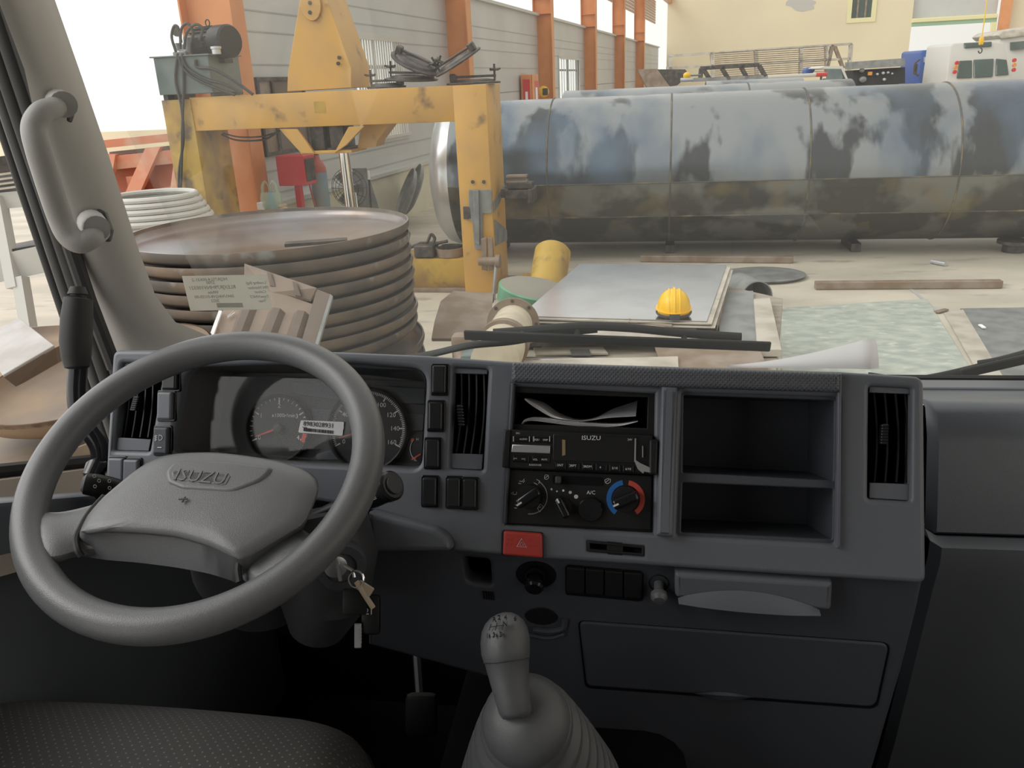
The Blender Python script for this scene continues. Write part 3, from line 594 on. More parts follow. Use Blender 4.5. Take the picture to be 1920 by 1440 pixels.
# ------------------------------------------------------------------ stacks of dished tank ends
def dish_mesh(R, wall=.10):
    t = MB(); pr = [(0, -.03), (R*.6, -.02), (R*.88, 0), (R*.955, .02), (R*.99, .05), (R, .08), (R*.995, wall+.005), (R*.985, wall+.005), (R*.98, .08), (R*.965, .05), (R*.93, .03), (R*.86, .014), (R*.6, -.008), (0, -.018)]
    t.lathe((0, 0, 0), Z, pr, 96, False); return t
ordn = ['topmost', 'second', 'third', 'fourth', 'fifth', 'sixth', 'seventh', 'eighth', 'ninth', 'tenth', 'eleventh', 'twelfth', 'thirteenth', 'fourteenth', 'fifteenth', 'sixteenth']
c = dp(506, 427, 5.75); ztp = c.z-.10; R0 = .968
base = None
def place_dish(proto, loc, rx, ry, rz, label, group):
    global base
    o = proto.copy(); COL.objects.link(o); o.location = loc; q = 1+rnd.uniform(-.014, .012); o.scale = (q, q, 1); o.rotation_euler = (rx, ry, rz); tag(o, label, 'tank end', group); ORG[o] = V(loc); return o
dm = dish_mesh(R0).build('dished_tank_end', M['rust'], org=(0, 0, 0), smooth=50)
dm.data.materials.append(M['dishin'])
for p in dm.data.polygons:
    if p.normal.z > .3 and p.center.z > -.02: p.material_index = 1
dz = .0
N1 = 9
rnd.seed(3)
specs = []
for k in range(16):
    if k < N1: specs.append((rnd.uniform(-.012, .012), rnd.uniform(-.012, .012), -.086*k, rnd.uniform(-.004, .004), rnd.uniform(-.006, .006)))
    elif k < N1+2: specs.append((.03, .0, -.086*(N1-1)-.14-.12*(k-N1), 0.006, .016))
    else: specs.append((.055+rnd.uniform(-.004, .004), .0, -.086*(N1-1)-.29-.088*(k-N1-1), 0, .004))
first = True
for k, (dx, dy, dzz, rx, ry) in enumerate(specs):
    z = ztp+dzz
    if z < .05: break
    lab = 'shiny open-topped dished steel tank end, topmost of the tall stack' if k == 0 else f'rusty dished steel tank end, {ordn[k]} from the top of the tall stack'
    if first: dm.location = (c.x+dx, c.y+dy, z); dm.rotation_euler = (rx, ry, 0); tag(dm, lab, 'tank end', 'dished tank ends in the tall stack'); first = False
    else: place_dish(dm, (c.x+dx, c.y+dy, z), rx, ry, k*1.3, lab, 'dished tank ends in the tall stack')
zlast = z
tag(MB().rbox((c.x, c.y, max(zlast-.05, .02)/2), (1.5, 1.5, max(zlast-.05, .03)), None, .01, 1).build('support_crib', M['brown']), 'dark timber crib under the tall stack of dished tank ends', 'support')
# strip lying in the top dish
q0, q1 = dp(532, 438, 5.3), dp(648, 424, 5.35)
zt_ = ztp+.05; q0.z = zt_; q1.z = zt_; d = (q1-q0); w = d.cross(Z).normalized()*.05
tag(MB().prism([q0-w, q1-w, q1+w, q0+w], (0, 0, .02)).build('steel_strip', M['dark']), 'dark flat steel strip lying inside the topmost dished tank end', 'strip')
q0, q1 = dp(300, 458, 5.0), dp(365, 462, 4.95)
# second stack left of the truck, seen through the side window
ldc = xx(0, 790, -2.35); ldz = ldc.z
ldm = dish_mesh(.98).build('dished_tank_end', M['dishrust'], org=(0, 0, 0), smooth=50)
lc = dp(20, 812, 2.75)
for k in range(5):
    loc = (lc.x-.55, lc.y+.32, lc.z-.10-.09*k)
    if k == 0: o = ldm; o.location = loc; tag(o, 'brown dished tank end, topmost of the low stack outside the driver window', 'tank end', 'dished tank ends outside the driver window')
    else: place_dish(ldm, loc, 0, 0, k, f'brown dished tank end, {ordn[k]} from the top of the low stack outside the driver window', 'dished tank ends outside the driver window')
bz_ = lc.z-.10-.36-.035
tag(MB().rbox((lc.x-.55, lc.y+.32, bz_/2), (1.4, 1.4, bz_), None, .01, 1).build('support_crib', M['brown']), 'timber crib under the low stack outside the driver window', 'support')
sm = dish_mesh(.42, .06); d2 = sm.build('small_dished_end', M['dishrust'], org=(0, 0, 0), smooth=50)
pc = dp(168, 755, 3.0); d2.location = (pc.x, pc.y+.1, pc.z+.02); d2.rotation_euler = (.12, -.1, 0); tag(d2, 'smaller brown dished end with a thin rim, lying on the stack outside the driver window', 'tank end')
t = MB(); t.sheet([[dp(*p, dd) for p, dd in (((-40, 640), 3.0), ((38, 600), 3.1))], [dp(*p, dd) for p, dd in (((8, 708), 2.7), ((104, 652), 2.8))]], .01)
t.bevel(.002, 1); tag(t.build('square_plate', M['plate_grey'], smooth=0), 'scratched square steel plate leaning on the stack outside the driver window', 'plate')
t = MB(); q = [dp(8, 708, 2.7), dp(104, 652, 2.8), dp(108, 680, 2.85), dp(30, 725, 2.75)]; t.prism(q, (0, .05, .0)); tag(t.build('wedge_block', M['paneldark'], smooth=0), 'dark wedge block under the scratched square plate', 'block')

# rack of stock seen through the side window
rk = thing('stock_rack', 'grey steel stock rack seen through the driver window', 'rack', V((dp(20, 560, 6).x, dp(20, 560, 6).y, 0)))
for (a, b) in (((-4, 370), (28, 540)), ((38, 520), (58, 640)), ((-60, 380), (-30, 600))):
    t = MB(); t.tube([dp(*a, 6.2), dp(*b, 6.2)], .06, 4); t.build('post', M['lightgrey'], rk)
for (a, b, hgt, mm) in (((-80, 345), (60, 325), .15, 'dark'), ((-80, 362), (60, 345), .1, 'greysteel'), ((-80, 520), (100, 482), .1, 'lightgrey'), ((-80, 500), (98, 466), .05, 'dark'), ((-80, 385), (50, 372), .06, 'lightgrey')):
    t = MB(); p, q = dp(*a, 6.2), dp(*b, 6.2); t.prism([p-Z*hgt, q-Z*hgt, q+Z*hgt, p+Z*hgt], fh*.5); t.build('shelf', M[mm], rk)
t = MB()
for k in range(4):
    p, q = dp(-80, 340+k*9, 6.15), dp(55, 322+k*9, 6.15); t.prism([p, q, q+Z*.015, p+Z*.015], fh*.4)
t.build('stacked_sheet', M['sheetedge'], rk)
# red oxide steelwork beyond the opening
rs = thing('red_trestle', 'red oxide steel frame with sloping braces, seen between the pillar and the press', 'steelwork', V((dp(270, 400, 13).x, dp(270, 400, 13).y, 0)))
t = MB()
for a, b, w in (((150, 312), (345, 292), .1), ((150, 275), (345, 255), .06), ((140, 392), (345, 362), .12), ((100, 425), (345, 385), .05)):
    p, q = dp(*a, 13), dp(*b, 13); t.prism([p-Z*w, q-Z*w, q+Z*w, p+Z*w], fh*.5)

for px in (160, 250, 340): p = dp(px, 330, 13.1); t.box((p.x, p.y, p.z/2), (.16, .16, p.z))
t.build('rail', M['redorange'], rs)
for a, b, c_ in (((196, 290), (216, 290), (180, 390)), ((272, 278), (300, 276), (222, 390)), ((330, 272), (352, 270), (316, 378))):
    t = MB(); p, q, r_ = dp(*a, 12.9), dp(*b, 12.9), dp(*c_, 12.9); t.prism([p, q, r_+(q-p), r_], fh*.15); t.build('brace', M['redorange'], rs)
t = MB(); t.prism([dp(205, 318, 13.3), dp(330, 305, 13.3), dp(330, 372, 13.3), dp(190, 392, 13.3)], fh*.1); t.build('infill_panel', M['redorange'], rs)
t = MB(); t.prism([dp(205, 285, 13.4), dp(330, 272, 13.4), dp(330, 302, 13.4), dp(205, 314, 13.4)], fh*.1); t.build('infill_panel', M['lightgrey'], rs)
t = MB()
cc = dp(292, 408, 8.6); 
for k in range(9): t.tube([cc+V((cos(a*pi/20)*(.55-.03*abs(k-4)), sin(a*pi/20)*(.55-.03*abs(k-4)), -.22+.055*k)) for a in range(40)], .03, 8, True)
tag(t.build('hose_coil', M['lightgrey']), 'pale ribbed coil of hose behind the tall stack of dished tank ends', 'coil')
tag(MB().rbox((cc.x, cc.y, (cc.z-.25)/2), (.9, .9, cc.z-.25), None, .02, 1).build('pallet_box', M['brown']), 'brown box carrying the pale hose coil', 'box')
tag(MB().rbox(dp(-10, 410, 9), (3.2, .8, .9), None, .02, 1).build('covered_load', M['redorange']), 'red oxide load outside the driver window behind the stock rack', 'load') if False else None

yq = [dp(-200, 262, 40), dp(300, 240, 40)]
struct(MB().box(((yq[0].x+yq[1].x)/2, yq[0].y, yq[1].z/2), (40, .3, yq[1].z)).build('wall_yard', M['cream'], smooth=0))
# folded brown panel leaning near the windscreen
fo = dp(500, 600, 3.5); fpx = (RT*.97-UP*.12).normalized(); FP = Fr(fo, fpx, (UP*.75+fw*.66))
fp = thing('folded_cover', 'brown folded steel panel with ribs, leaning in front of the tall stack', 'panel', fo-Z*.9)
def fq(px, py, h=0): return FP.P(px, py, h)
t = MB(); t.plate(FP, [(370, 700), (416, 585), (455, 525), (600, 575), (560, 700)], th=.012, bev=0); t.build('panel_face', M['panelbrown'], fp, smooth=0)
t = MB()
for a, b in (((468, 575), (420, 700)), ((520, 585), (475, 700)), ((566, 590), (530, 700))):
    p, q = FP.uv(*a), FP.uv(*b); t.prism([FP.L(p[0]-.035, p[1]), FP.L(p[0]-.015, p[1], .025), FP.L(p[0]+.015, p[1], .025), FP.L(p[0]+.035, p[1])], FP.L(*q)-FP.L(*p))
t.build('rib', M['paneldark'], fp, smooth=0)
t = MB(); t.prism([fq(458, 494, .05), fq(594, 540, .05), fq(582, 562, .0), fq(510, 548, 0), (fq(458, 518, 0))], FP.n*-.012); t.build('top_flange', M['panelbrown'], fp, smooth=0)
for a in ((500, 509), (548, 527)):
    t = MB(); t.prism([fq(a[0], a[1], .056), fq(a[0]+8, a[1]+3, .056), fq(a[0]+16, a[1]+28, .02), fq(a[0]+6, a[1]+26, .02)], FP.n*-.01); t.build('fold', M['paneldark'], fp, smooth=0)
t = MB(); t.prism([fq(594, 542, .04), fq(622, 553, .04), fq(575, 700, .02), fq(548, 700, .02)], FP.n*-.012); t.build('side_flange', M['paneldark'], fp, smooth=0)
t = MB(); t.prism([fq(619, 551, .05), fq(624, 555, .05), fq(580, 700, .03), fq(574, 700, .03)], FP.n*-.02); t.build('side_lip', M['greysteel'], fp, smooth=0)
t = MB(); t.prism([fq(411, 585, .01), fq(417, 586, .01), fq(384, 680, .01), (fq(376, 680, .01))], FP.n*.01); t.build('cut_edge', M['paper'], fp, smooth=0)
t = MB(); t.prism([fq(436, 586, .008), fq(438, 584, .008), fq(428, 594, .008), fq(426, 595, .008)], FP.n*.004); t.prism([fq(440, 588, .008), fq(441, 586, .008), fq(427, 597, .008), fq(426, 598, .008)], FP.n*.004); t.build('paint_mark', M['paper'], fp, smooth=0)

# ------------------------------------------------------------------ plates on the floor in front of the truck
def gpoly(pxs, z, th, name, m, label, cat, bev=.003, group=None):
    t = MB(); t.prism([zz(*p, z)-Z*th for p in pxs], (0, 0, th))
    if bev: t.bevel(bev, 1)
    return tag(t.build(name, m, smooth=0), label, cat, group)
gpoly([(1465, 577), (1738, 560), (1838, 720), (1850, 760), (1465, 760)], .012, .012, 'floor_plate', M['greenplate'], 'large scuffed grey green steel plate lying flat on the floor right of the sheet pile', 'plate')
gpoly([(1800, 578), (1990, 575), (2080, 760), (1905, 745)], .012, .012, 'floor_plate', M['greysteel'], 'smooth grey steel plate lying flat at the far right of the floor', 'plate')
gpoly([(1770, 586), (1806, 580), (1905, 745), (1850, 760), (1835, 700)], .016, .014, 'floor_plate', M['brown'] if False else M['sheetedge'], 'narrow tan steel strip lying between the grey green plate and the grey plate', 'plate')
def beam(a, b, z, hgt, wdt, label):
    p, q = zz(*a, z), zz(*b, z); d = (q-p); w = d.cross(Z).normalized()*wdt
    t = MB(); mid = (p+q)/2; dd = d.normalized(); t.rbox(mid-w/2*-1-Z*hgt/2+Z*0, (d.length, wdt, hgt), (dd, Z.cross(dd), Z), .006, 1)
    return tag(t.build('steel_channel', M['brown']), label, 'beam', 'brown steel channels on the floor')
beam((1527, 526), (1875, 523), .085, .08, .1, 'longer brown steel channel on the floor, nearer the green plate')
beam((1202, 477), (1487, 479), .085, .08, .1, 'brown steel channel on the floor close to the tank, behind the sheet pile')
p, q = zz(1747, 490, .03), zz(1773, 495, .03); tag(MB().tube([p, q], .028, 12).build('pipe_offcut', M['silver']), 'short shiny pipe offcut lying on the floor under the tank right end', 'pipe')
c = zz(1899, 472, 0); t = MB(); t.lathe(c, Z, [(0, 0), (.13, 0), (.13, .1), (.2, .11), (.2, .15), (0, .15)], 24); tag(t.build('steel_stool', M['dark']), 'small black round steel stand on the floor at the tank right end', 'stand')
for px, lab in ((1426, 'thin dark curled offcut on the floor near the green plate top corner'), ):
    p = zz(1765, 584, .01); tag(MB().rbox(p+Z*.008, (.16, .05, .016), (V((.8, .6, 0)), V((-.6, .8, 0)), Z), .003, 1).build('metal_offcut', M['brown']), 'small flat metal offcut at the corner of the grey green plate', 'offcut')
p = zz(1842, 616, .02); tag(MB().prism([p, p+V((.03, .0, 0)), p+V((.03, .1, 0)), p+V((0, .1, 0))], (0, 0, .012)).build('paper_scrap', M['paper']), 'tiny white scrap lying on the tan strip at the far right', 'scrap')
# pile of sheets with the helmet
sr = [(975, 592), (1325, 602), (1362, 497), (1088, 494)]
lay = [(.75, 'sheet', 0, 'bright stainless sheet, topmost of the sheet pile, under the yellow hard hat'), (.742, 'sheetedge', .03, 'second sheet from the top of the pile under the hard hat'), (.733, 'sheet', .015, 'third sheet from the top of the pile under the hard hat'), (.722, 'sheetedge', .05, 'fourth sheet from the top of the pile, sticking out under the hard hat')]
for z, mm, off, lab in lay:
    q = [zz(*p, .75) for p in sr]; q = [V((a.x+off, a.y-off*1.2, z)) for a in q]
    t = MB(); t.prism([a-Z*.006 for a in q], (0, 0, .006)); tag(t.build('steel_sheet', M[mm], smooth=0), lab, 'sheet', 'sheets in the pile with the hard hat')
q = [zz(*p, .70) for p in [(985, 640), (1310, 634), (1302, 604), (1010, 600)]]
t = MB(); t.prism([a-Z*.01 for a in q], (0, 0, .01)); tag(t.build('steel_sheet', M['sheetedge'], smooth=0), 'dull tan sheet sticking out towards the truck from under the bright sheets', 'sheet')
q = [zz(*p, .6) for p in [(965, 720), (1450, 740), (1468, 560), (1358, 535), (1095, 545)]]
t = MB(); t.prism([V((a.x, a.y, .02)) for a in q], (0, 0, .58)); tag(t.build('pallet_crate', M['crate'], smooth=0), 'wide low timber stage carrying the sheet pile', 'stage')
for k, (pp, z, lab) in enumerate((([(1000, 652), (1130, 650), (1140, 662), (1005, 664)], .625, 'dusty tan offcut sheet lying just beyond the wiper blade'), ([(1068, 655), (1105, 655), (1108, 664), (1072, 664)], .64, 'small square tan plate just beyond the wiper blade'), ([(1345, 548), (1412, 545), (1420, 640), (1350, 640)], .63, 'grey plate lying on the stage right of the bright sheets'), ([(1225, 640), (1420, 645), (1440, 690), (1240, 690)], .65, 'brown offcut plate right of the wiper blade middle'))):
    gpoly(pp, z, .012, 'offcut_sheet', M[('sheetedge', 'sheet', 'greysteel', 'brown')[k]], lab, 'sheet', 0)
for k, w_ in enumerate(('lowest', 'second lowest', 'middle', 'second highest', 'topmost')):
    q = [(985-4*k, 668+2*k), (1215+14*k, 672-k), (1225+12*k, 700), (990, 705)]; z = .605+.014*k
    gpoly(q, z+.006, .006, 'offcut_sheet', M['sheet' if k % 2 else 'sheetedge'], f'thin offcut sheet, {w_} of the small pile just below the wiper blade', 'sheet', 0, 'offcut sheets below the wiper')
for pp, z, mm, lab in (([(1413, 560), (1444, 558), (1466, 655), (1420, 655)], .66, 'sheetedge', 'tan timber board along the right edge of the stage'), ([(1322, 600), (1345, 545), (1362, 545), (1345, 610)], .70, 'brown', 'brown angle bar leaning along the right edge of the bright sheets')):
    gpoly(pp, z, .05, 'edge_bar', M[mm], lab, 'bar')
p = zz(1180, 604, .725); q = zz(1260, 611, .725); t = MB(); t.tube([p, q], .012, 8); t.tube([p+V((.0, .02*cos(a*pi/6), .02*sin(a*pi/6))) for a in range(12)], .008, 6, True); tag(t.build('eye_bolt', M['brown']), 'rusty eye bolt lying on the tan sheet in front of the hard hat', 'bolt')
# rolled grey piece behind the sheets
p = zz(1432, 520, 0); t = MB(); t.lathe(p+Z*.01, Z, [(0, 0), (.36, 0), (.4, .03), (.39, .035), (.3, .03), (0, .03)], 40); t.bm.transform(Matrix.Translation(p)@Matrix.Scale(1.2, 4, (1, 0, 0))@Matrix.Translation(-p)); tag(t.build('round_plate', M['greysteel']), 'grey round-ended plate lying on the floor behind the sheet pile', 'plate')
p = zz(1385, 540, .17); t = MB()
t.lathe(p, V((.25, -1, .05)), [(0, 0), (.16, 0), (.16, .5), (.15, .5), (.15, .01), (0, .01)], 32, False); tag(t.build('rolled_sheet', M['greysteel']), 'grey rolled sheet end beside the far right corner of the bright sheets', 'sheet')
# hard hat
hc = zz(1263, 592, .752)
hat = thing('hard_hat', 'yellow safety helmet with a dark strap, resting on the bright sheet pile', 'helmet', hc)
t = MB(); prof = []
rows = []
for i in range(13):
    a = i/12*pi/2; r = cos(a)**.8*.112; h = .05+sin(a)*.135
    rows.append([hc+V((r*cos(2*pi*k/40), r*1.2*sin(2*pi*k/40), h)) for k in range(40)])
rows[-1] = [hc+V((.002*cos(2*pi*k/40), .002*sin(2*pi*k/40), .185)) for k in range(40)]
t.loft([[hc+V((.108*cos(2*pi*k/40), .13*sin(2*pi*k/40), .015)) for k in range(40)]]+rows, False, True)
sh = t.build('shell', M['helmet'], hat, smooth=60)
t = MB()
for xo in (-.035, 0, .035):
    t.tube([hc+V((xo, .112*1.2*cos(a)*.98*(1-(xo/.11)**2)**.5, .05+.139*sin(a)*(1-(xo/.13)**2)**.5)) for a in [pi*k/20 for k in range(21)]], .007 if xo else .01, 8)
t.build('ridge', M['helmet'], sh)
t = MB(); t.loft([[hc+V((.122*cos(2*pi*k/40), .15*sin(2*pi*k/40)+(.03 if sin(2*pi*k/40) > .3 else 0), h)) for k in range(40)] for h in (.05, .056)]); t.build('brim', M['helmet'], hat)
t = MB(); t.tube([hc+V((.112*cos(2*pi*k/32), .13*sin(2*pi*k/32), .022)) for k in range(32)], .014, 8, True, .5); t.rbox(hc+V((0, -.135, .03)), (.07, .025, .04), None, .006, 2); t.build('headband', M['strap'], hat)
# green drum lid, curved brown plate, pipes, yellow drum
c = dp(998, 552, 7.5); t = MB(); t.lathe(c-Z*.08, V((.2, -.06, 1)), [(0, 0), (.31, 0), (.33, .01), (.33, .14), (.31, .15), (0, .15)], 48); o = t.build('round_green_tub', M['green']); o.data.materials.append(M['greytop'])
for p_ in o.data.polygons:
    if p_.normal.z > .8 and p_.area > .005 and p_.center.z > .05: p_.material_index = 1
tag(o, 'green round drum with a dusty grey top, tilted beside the sheet pile', 'drum')
tag(MB().rbox(V((c.x+.05, c.y+.1, (c.z-.2)/2)), (.5, .5, c.z-.25), None, .02, 1).build('machine_base', M['dark']), 'dark machine base under the tilted green drum', 'machine')
t = MB(); rows = []
L0, L1 = [(850, 552), (826, 572), (815, 610), (810, 640)], [(924, 556), (922, 585), (915, 615), (900, 640)]
dd_ = [6.6, 6.25, 6.0, 5.9]
rows = [[dp(*a, d_), dp((a[0]+b[0])/2, (a[1]+b[1])/2, d_-.02), dp(*b, d_)] for a, b, d_ in zip(L0, L1, dd_)]
t.sheet(rows, .03); tag(t.build('curved_plate', M['brown'], smooth=60), 'brown curved steel plate leaning below the press right leg', 'plate')
t = MB(); p, q = dp(850, 556, 6.62), dp(925, 560, 6.62); t.rbox((p+q)/2, ((q-p).length, .08, .08), ((q-p).normalized(), V((0, 1, 0)), Z), .01, 1); tag(t.build('angle_bar', M['dark']), 'dark angle bar along the top of the brown curved plate', 'bar')
rp = thing('flanged_pipe', 'cream pipe with a brown bolted flange, running under the sheet pile towards the truck', 'pipe', dp(940, 640, 5.2)-Z*.2)
a, b = dp(962, 608, 5.5), dp(928, 680, 4.3); ax_ = (b-a).normalized(); t = MB(); t.tube([a, b], .13, 28); t.build('pipe_body', M['cream_pipe'], rp)
t = MB(); t.lathe(a-ax_*.02, ax_, [(.13, 0), (.175, 0), (.175, .03), (.13, .03)], 32, False); t.lathe(a-ax_*.02, ax_, [(0, .01), (.131, .01), (.131, .02), (0, .02)], 32); t.lathe(a+(b-a)*.55, ax_, [(.131, 0), (.15, .0), (.15, .09), (.131, .09)], 32, False); t.build('flange', M['brown'], rp)
t = MB(); u1_ = ax_.orthogonal().normalized(); u2_ = ax_.cross(u1_)
for k in range(8): t = MB(); t.tube([a-ax_*.03+(u1_*cos(k*pi/4)+u2_*sin(k*pi/4))*.155, a+ax_*.015+(u1_*cos(k*pi/4)+u2_*sin(k*pi/4))*.155], .012, 6); t.build('flange_bolt', M['dark'], rp)
t = MB(); a, b = dp(872, 660, 4.6), dp(920, 690, 4.3); t.rbox(dp(866, 655, 4.6), (.1, .1, .18), None, .02, 2); t.tube([dp(860, 640, 4.7), dp(868, 690, 4.4)], .04, 12); tag(t.build('brown_bracket', M['brown']), 'brown bracket left of the cream pipe, just above the dashboard', 'bracket')
tag(MB().rbox(dp(897, 682, 4.5), (.16, .2, .16), None, .02, 2).build('grey_box', M['tankgreen']), 'grey green box between the brown bracket and the cream pipe', 'box')
c = zz(1030, 520, 0); t = MB(); c2 = dp(1024, 545, 8.5); c3 = dp(1037, 470, 8.75); ax_ = (c3-c2).normalized(); t.lathe(c2-ax_*.17, ax_, [(0, 0), (.19, 0), (.19, .15+(c3-c2).length), (.175, .17+(c3-c2).length), (.185, .03), (0, .03)], 36, False); tag(t.build('yellow_sleeve', M['yellowdirt']), 'short worn yellow steel sleeve leaning on the floor right of the press leg', 'sleeve')
p = zz(975, 545, 0); t = MB(); t.prism([zz(960, 528, .18), zz(985, 520, .18), zz(1003, 528, .0), zz(960, 545, 0)], (0, .25, 0)); tag(t.build('yellow_wedge', M['yellow'], smooth=0), 'yellow wedge block at the foot of the press right leg', 'block')
# round dark pan and clutter on the press base
bv = PF.uv(800, 490)[1]
c = PF.L(PF.uv(832, 490)[0], bv+.006, -.3); t = MB(); t.lathe(c, Z, [(0, 0), (.16, 0), (.17, .1), (.155, .1), (.15, .02), (0, .02)], 36); tag(t.build('round_pan', M['brown']), 'dark round steel pan on the yellow press base beam', 'pan')
t = MB(); c4 = c+V((.03, 0, .03)); t.loft([[c4+V((.13*cos(a*pi/16)*w, .07*sin(a*pi/16)*w, h)) for a in range(32)] for w, h in ((.8, 0), (1, .1), (.95, .1), (.75, .02))], True, True); tag(t.build('oval_cup', M['dark']), 'small oval metal cup standing in the dark round pan', 'cup')
a, b = PF.L(PF.uv(768, 480)[0], bv+.08, -.3), PF.L(PF.uv(804, 470)[0], bv+.08, -.3); t = MB(); t.rbox((a+b)/2, ((b-a).length, .3, .14), ((b-a).normalized(), V((0, 1, 0)), Z), .01, 1); tag(t.build('steel_block', M['dark']), 'dark grooved steel block on the press base left of the round pan', 'block')
t = MB(); pts = [(765, 466), (785, 458), (800, 455), (808, 440), (815, 447), (812, 458), (825, 455), (840, 452)]; t.tube(bez([dp(*p, 9.9) for p in pts], 6), .02, 6); tag(t.build('cable', M['dark']), 'tangled cable trailing behind the press base', 'cable')

# ------------------------------------------------------------------ far end: rack, frames, trucks, hook
rd = 30.0
rk2 = thing('slatted_side_frame', 'long rusty slatted truck bed side standing before the cream end wall', 'frame', dp(1430, 170, rd))
def q2(x, y): return dp(x, y, rd)
def bar2(t, a, b, w, dpt=.12):
    p, q = q2(*a), q2(*b); d = (q-p).normalized(); n = d.cross(fw).normalized()*w; t.prism([p-n, q-n, q+n, p+n], fh*dpt)
for a, b in (((1335, 98), (1338, 152)), ((1418, 93), (1420, 150)), ((1503, 90), (1502, 146)), ((1257, 106), (1258, 150)), ((1597, 82), (1592, 150)), ((1550, 85), (1552, 140))):
    t = MB(); bar2(t, a, b, .06); t.build('post', M['sheetedge'], rk2, smooth=0)
for a, b in (((1254, 105), (1598, 82)), ((1250, 128), (1595, 110)), ((1254, 151), (1600, 140))):
    t = MB(); bar2(t, a, b, .045); t.build('rail', M['sheetedge'], rk2, smooth=0)
t = MB()
for k in range(14):
    f_ = k/14
    bar2(t, (1340, 100+f_*52), (1550, 87+f_*54), .018, .03)
t.build('slats', M['brown'], rk2, smooth=0)
t = MB(); bar2(t, (1562, 84), (1550, 135), .06); bar2(t, (1565, 84), (1582, 128), .06); t.build('brace', M['brown'], rk2, smooth=0)
lf = thing('ladder_frame', 'dark grey welded ladder frame lying over the far tank shell', 'frame', dp(1375, 155, 22))
t = MB()
def bar3(a, b, w): 
    p, q = dp(*a, 22), dp(*b, 22); d = (q-p).normalized(); n = d.cross(fw).normalized()*w; t.prism([p-n, q-n, q+n, p+n], fh*.12)
for a, b in (((1315, 128), (1424, 122)), ((1424, 122), (1436, 143)), ((1316, 128), (1314, 146)), ((1320, 130), (1334, 152)), ((1354, 127), (1368, 150)), ((1390, 124), (1402, 147))): bar3(a, b, .05)
t.build('frame_tube', M['dark'], lf, smooth=0)
t = MB(); bar3((1300, 150), (1440, 144), .05); t.build('cross_tube', M['greysteel'], lf, smooth=0)
t = MB(); t.prism([dp(1195, 130, 26), dp(1232, 129, 26), dp(1258, 165, 26), dp(1215, 168, 26)], fh*.2); ch = t.build('chute', M['brown'], smooth=0); tag(ch, 'rusty brown steel hopper beside the last orange columns', 'hopper')
t = MB(); t.prism([dp(1234, 130, 26.1), dp(1285, 130, 26.1), dp(1292, 140, 26.1), dp(1270, 160, 26.1), dp(1258, 162, 26.1)], fh*.2); t.build('chute_side', M['dark'], ch, smooth=0)
c = dp(1288, 142, 13.0); sg = thing('grinder', 'yellow and silver hand tool sitting on top of the second tank shell', 'tool', c-Z*.1)
MB().ball(c, .055, (1.1, .9, 1)).build('tool_body', M['helmet'], sg); MB().rbox(c-Z*.06, (.2, .12, .06), None, .015, 2).build('tool_head', M['silver'], sg); MB().tube([c+V((.06, 0, .0)), c+V((.22, 0, .0))], .012, 8).build('tool_handle', M['tankgreen'], sg)
# pick-up rollbar end / white cab frame and blue bag
wd = 24.0
wf = thing('white_truck_cab', 'white truck cab shell with an open side window, behind the far tanks', 'truck', dp(1565, 155, wd))
t = MB(); t.prism([dp(1537, 128, wd), dp(1545, 124, wd), dp(1580, 124, wd), dp(1590, 148, wd), (dp(1586, 149, wd)), dp(1577, 129, wd), dp(1550, 129, wd)], fh*1.0); t.build('roof_frame', M['truckwhite'], wf, smooth=0)
t = MB(); t.prism([dp(1550, 129, wd), dp(1576, 129, wd), dp(1582, 150, wd), dp(1550, 150, wd)], fh*.05); t.build('window', M['tankgreen'], wf, smooth=0)
t = MB(); t.tube([dp(1432, 146, 23), dp(1550, 139, 23)], .05, 8); o = t.build('marker_pole', M['truckwhite'])
for px, py in ((1450, 145), (1540, 139.6)): p = dp(px, py, 23); t = MB(); t.tube([V((p.x, p.y, 0)), p], .03, 8); t.build('pole_stand', M['dark'], o); tag(o, 'white pole with red end lying across the far frames', 'pole')
t = MB(); t.tube([dp(1530, 140.3, 22.98), dp(1550, 139, 22.98)], .054, 8); t.build('red_band', M['tail'], o)
t = MB(); t.prism([dp(1510, 130, 25), dp(1516, 126, 25), dp(1531, 125, 25), dp(1529, 132, 25), dp(1522, 141, 25), dp(1509, 143, 25)], fh*.3); t.bevel(.05, 2); tag(t.build('blue_tarp', M['truckblue']), 'bundled blue tarpaulin by the white cab shell', 'tarpaulin')
# chassis row under the cream wall
cd_ = thing('truck_chassis', 'dark truck chassis with engine parts under a grey beam, left of the bright doorway', 'chassis', dp(1650, 165, 27))
t = MB(); t.prism([dp(1600, 132, 27), dp(1697, 126, 27), dp(1697, 156, 27), dp(1600, 165, 27)], fh*1.0); t.build('chassis_body', M['motor'], cd_, smooth=0)
t = MB(); t.prism([dp(1598, 116, 26.8), dp(1697, 109, 26.8), dp(1697, 124, 26.8), dp(1598, 130, 26.8)], fh*.6); t.build('beam', M['greysteel'], cd_, smooth=0)
t = MB(); t.rbox(dp(1631, 138, 26.9), (.13, .1, .11), None, .01, 1); t.build('amber_lamp', M['amber'], cd_)
for px, py, rr in ((1645, 139, .05), (1656, 137, .06), (1665, 136, .05), (1673, 138, .04), (1658, 149, .06), (1616, 132, .09), (1618, 149, .12)):
    MB().ball(dp(px, py, 26.9), rr, (1, .8, .8), 10).build('engine_part', M['silver' if px > 1640 else 'greysteel'], cd_)
def truck(name, label, d, m, body, win, extra=None):
    root = thing(name, label, 'truck', dp(body[-1][0], 170, d))
    t = MB(); t.prism([dp(*p, d) for p in body], fh*1.6); t.bevel(.06, 2); t.build('cab_body', M[m], root)
    for w in win:
        t = MB(); t.prism([dp(*p, d-.05) for p in w], fh*.1); t.bevel(.015, 1); t.build('window', M['winglass'], root)
    return root
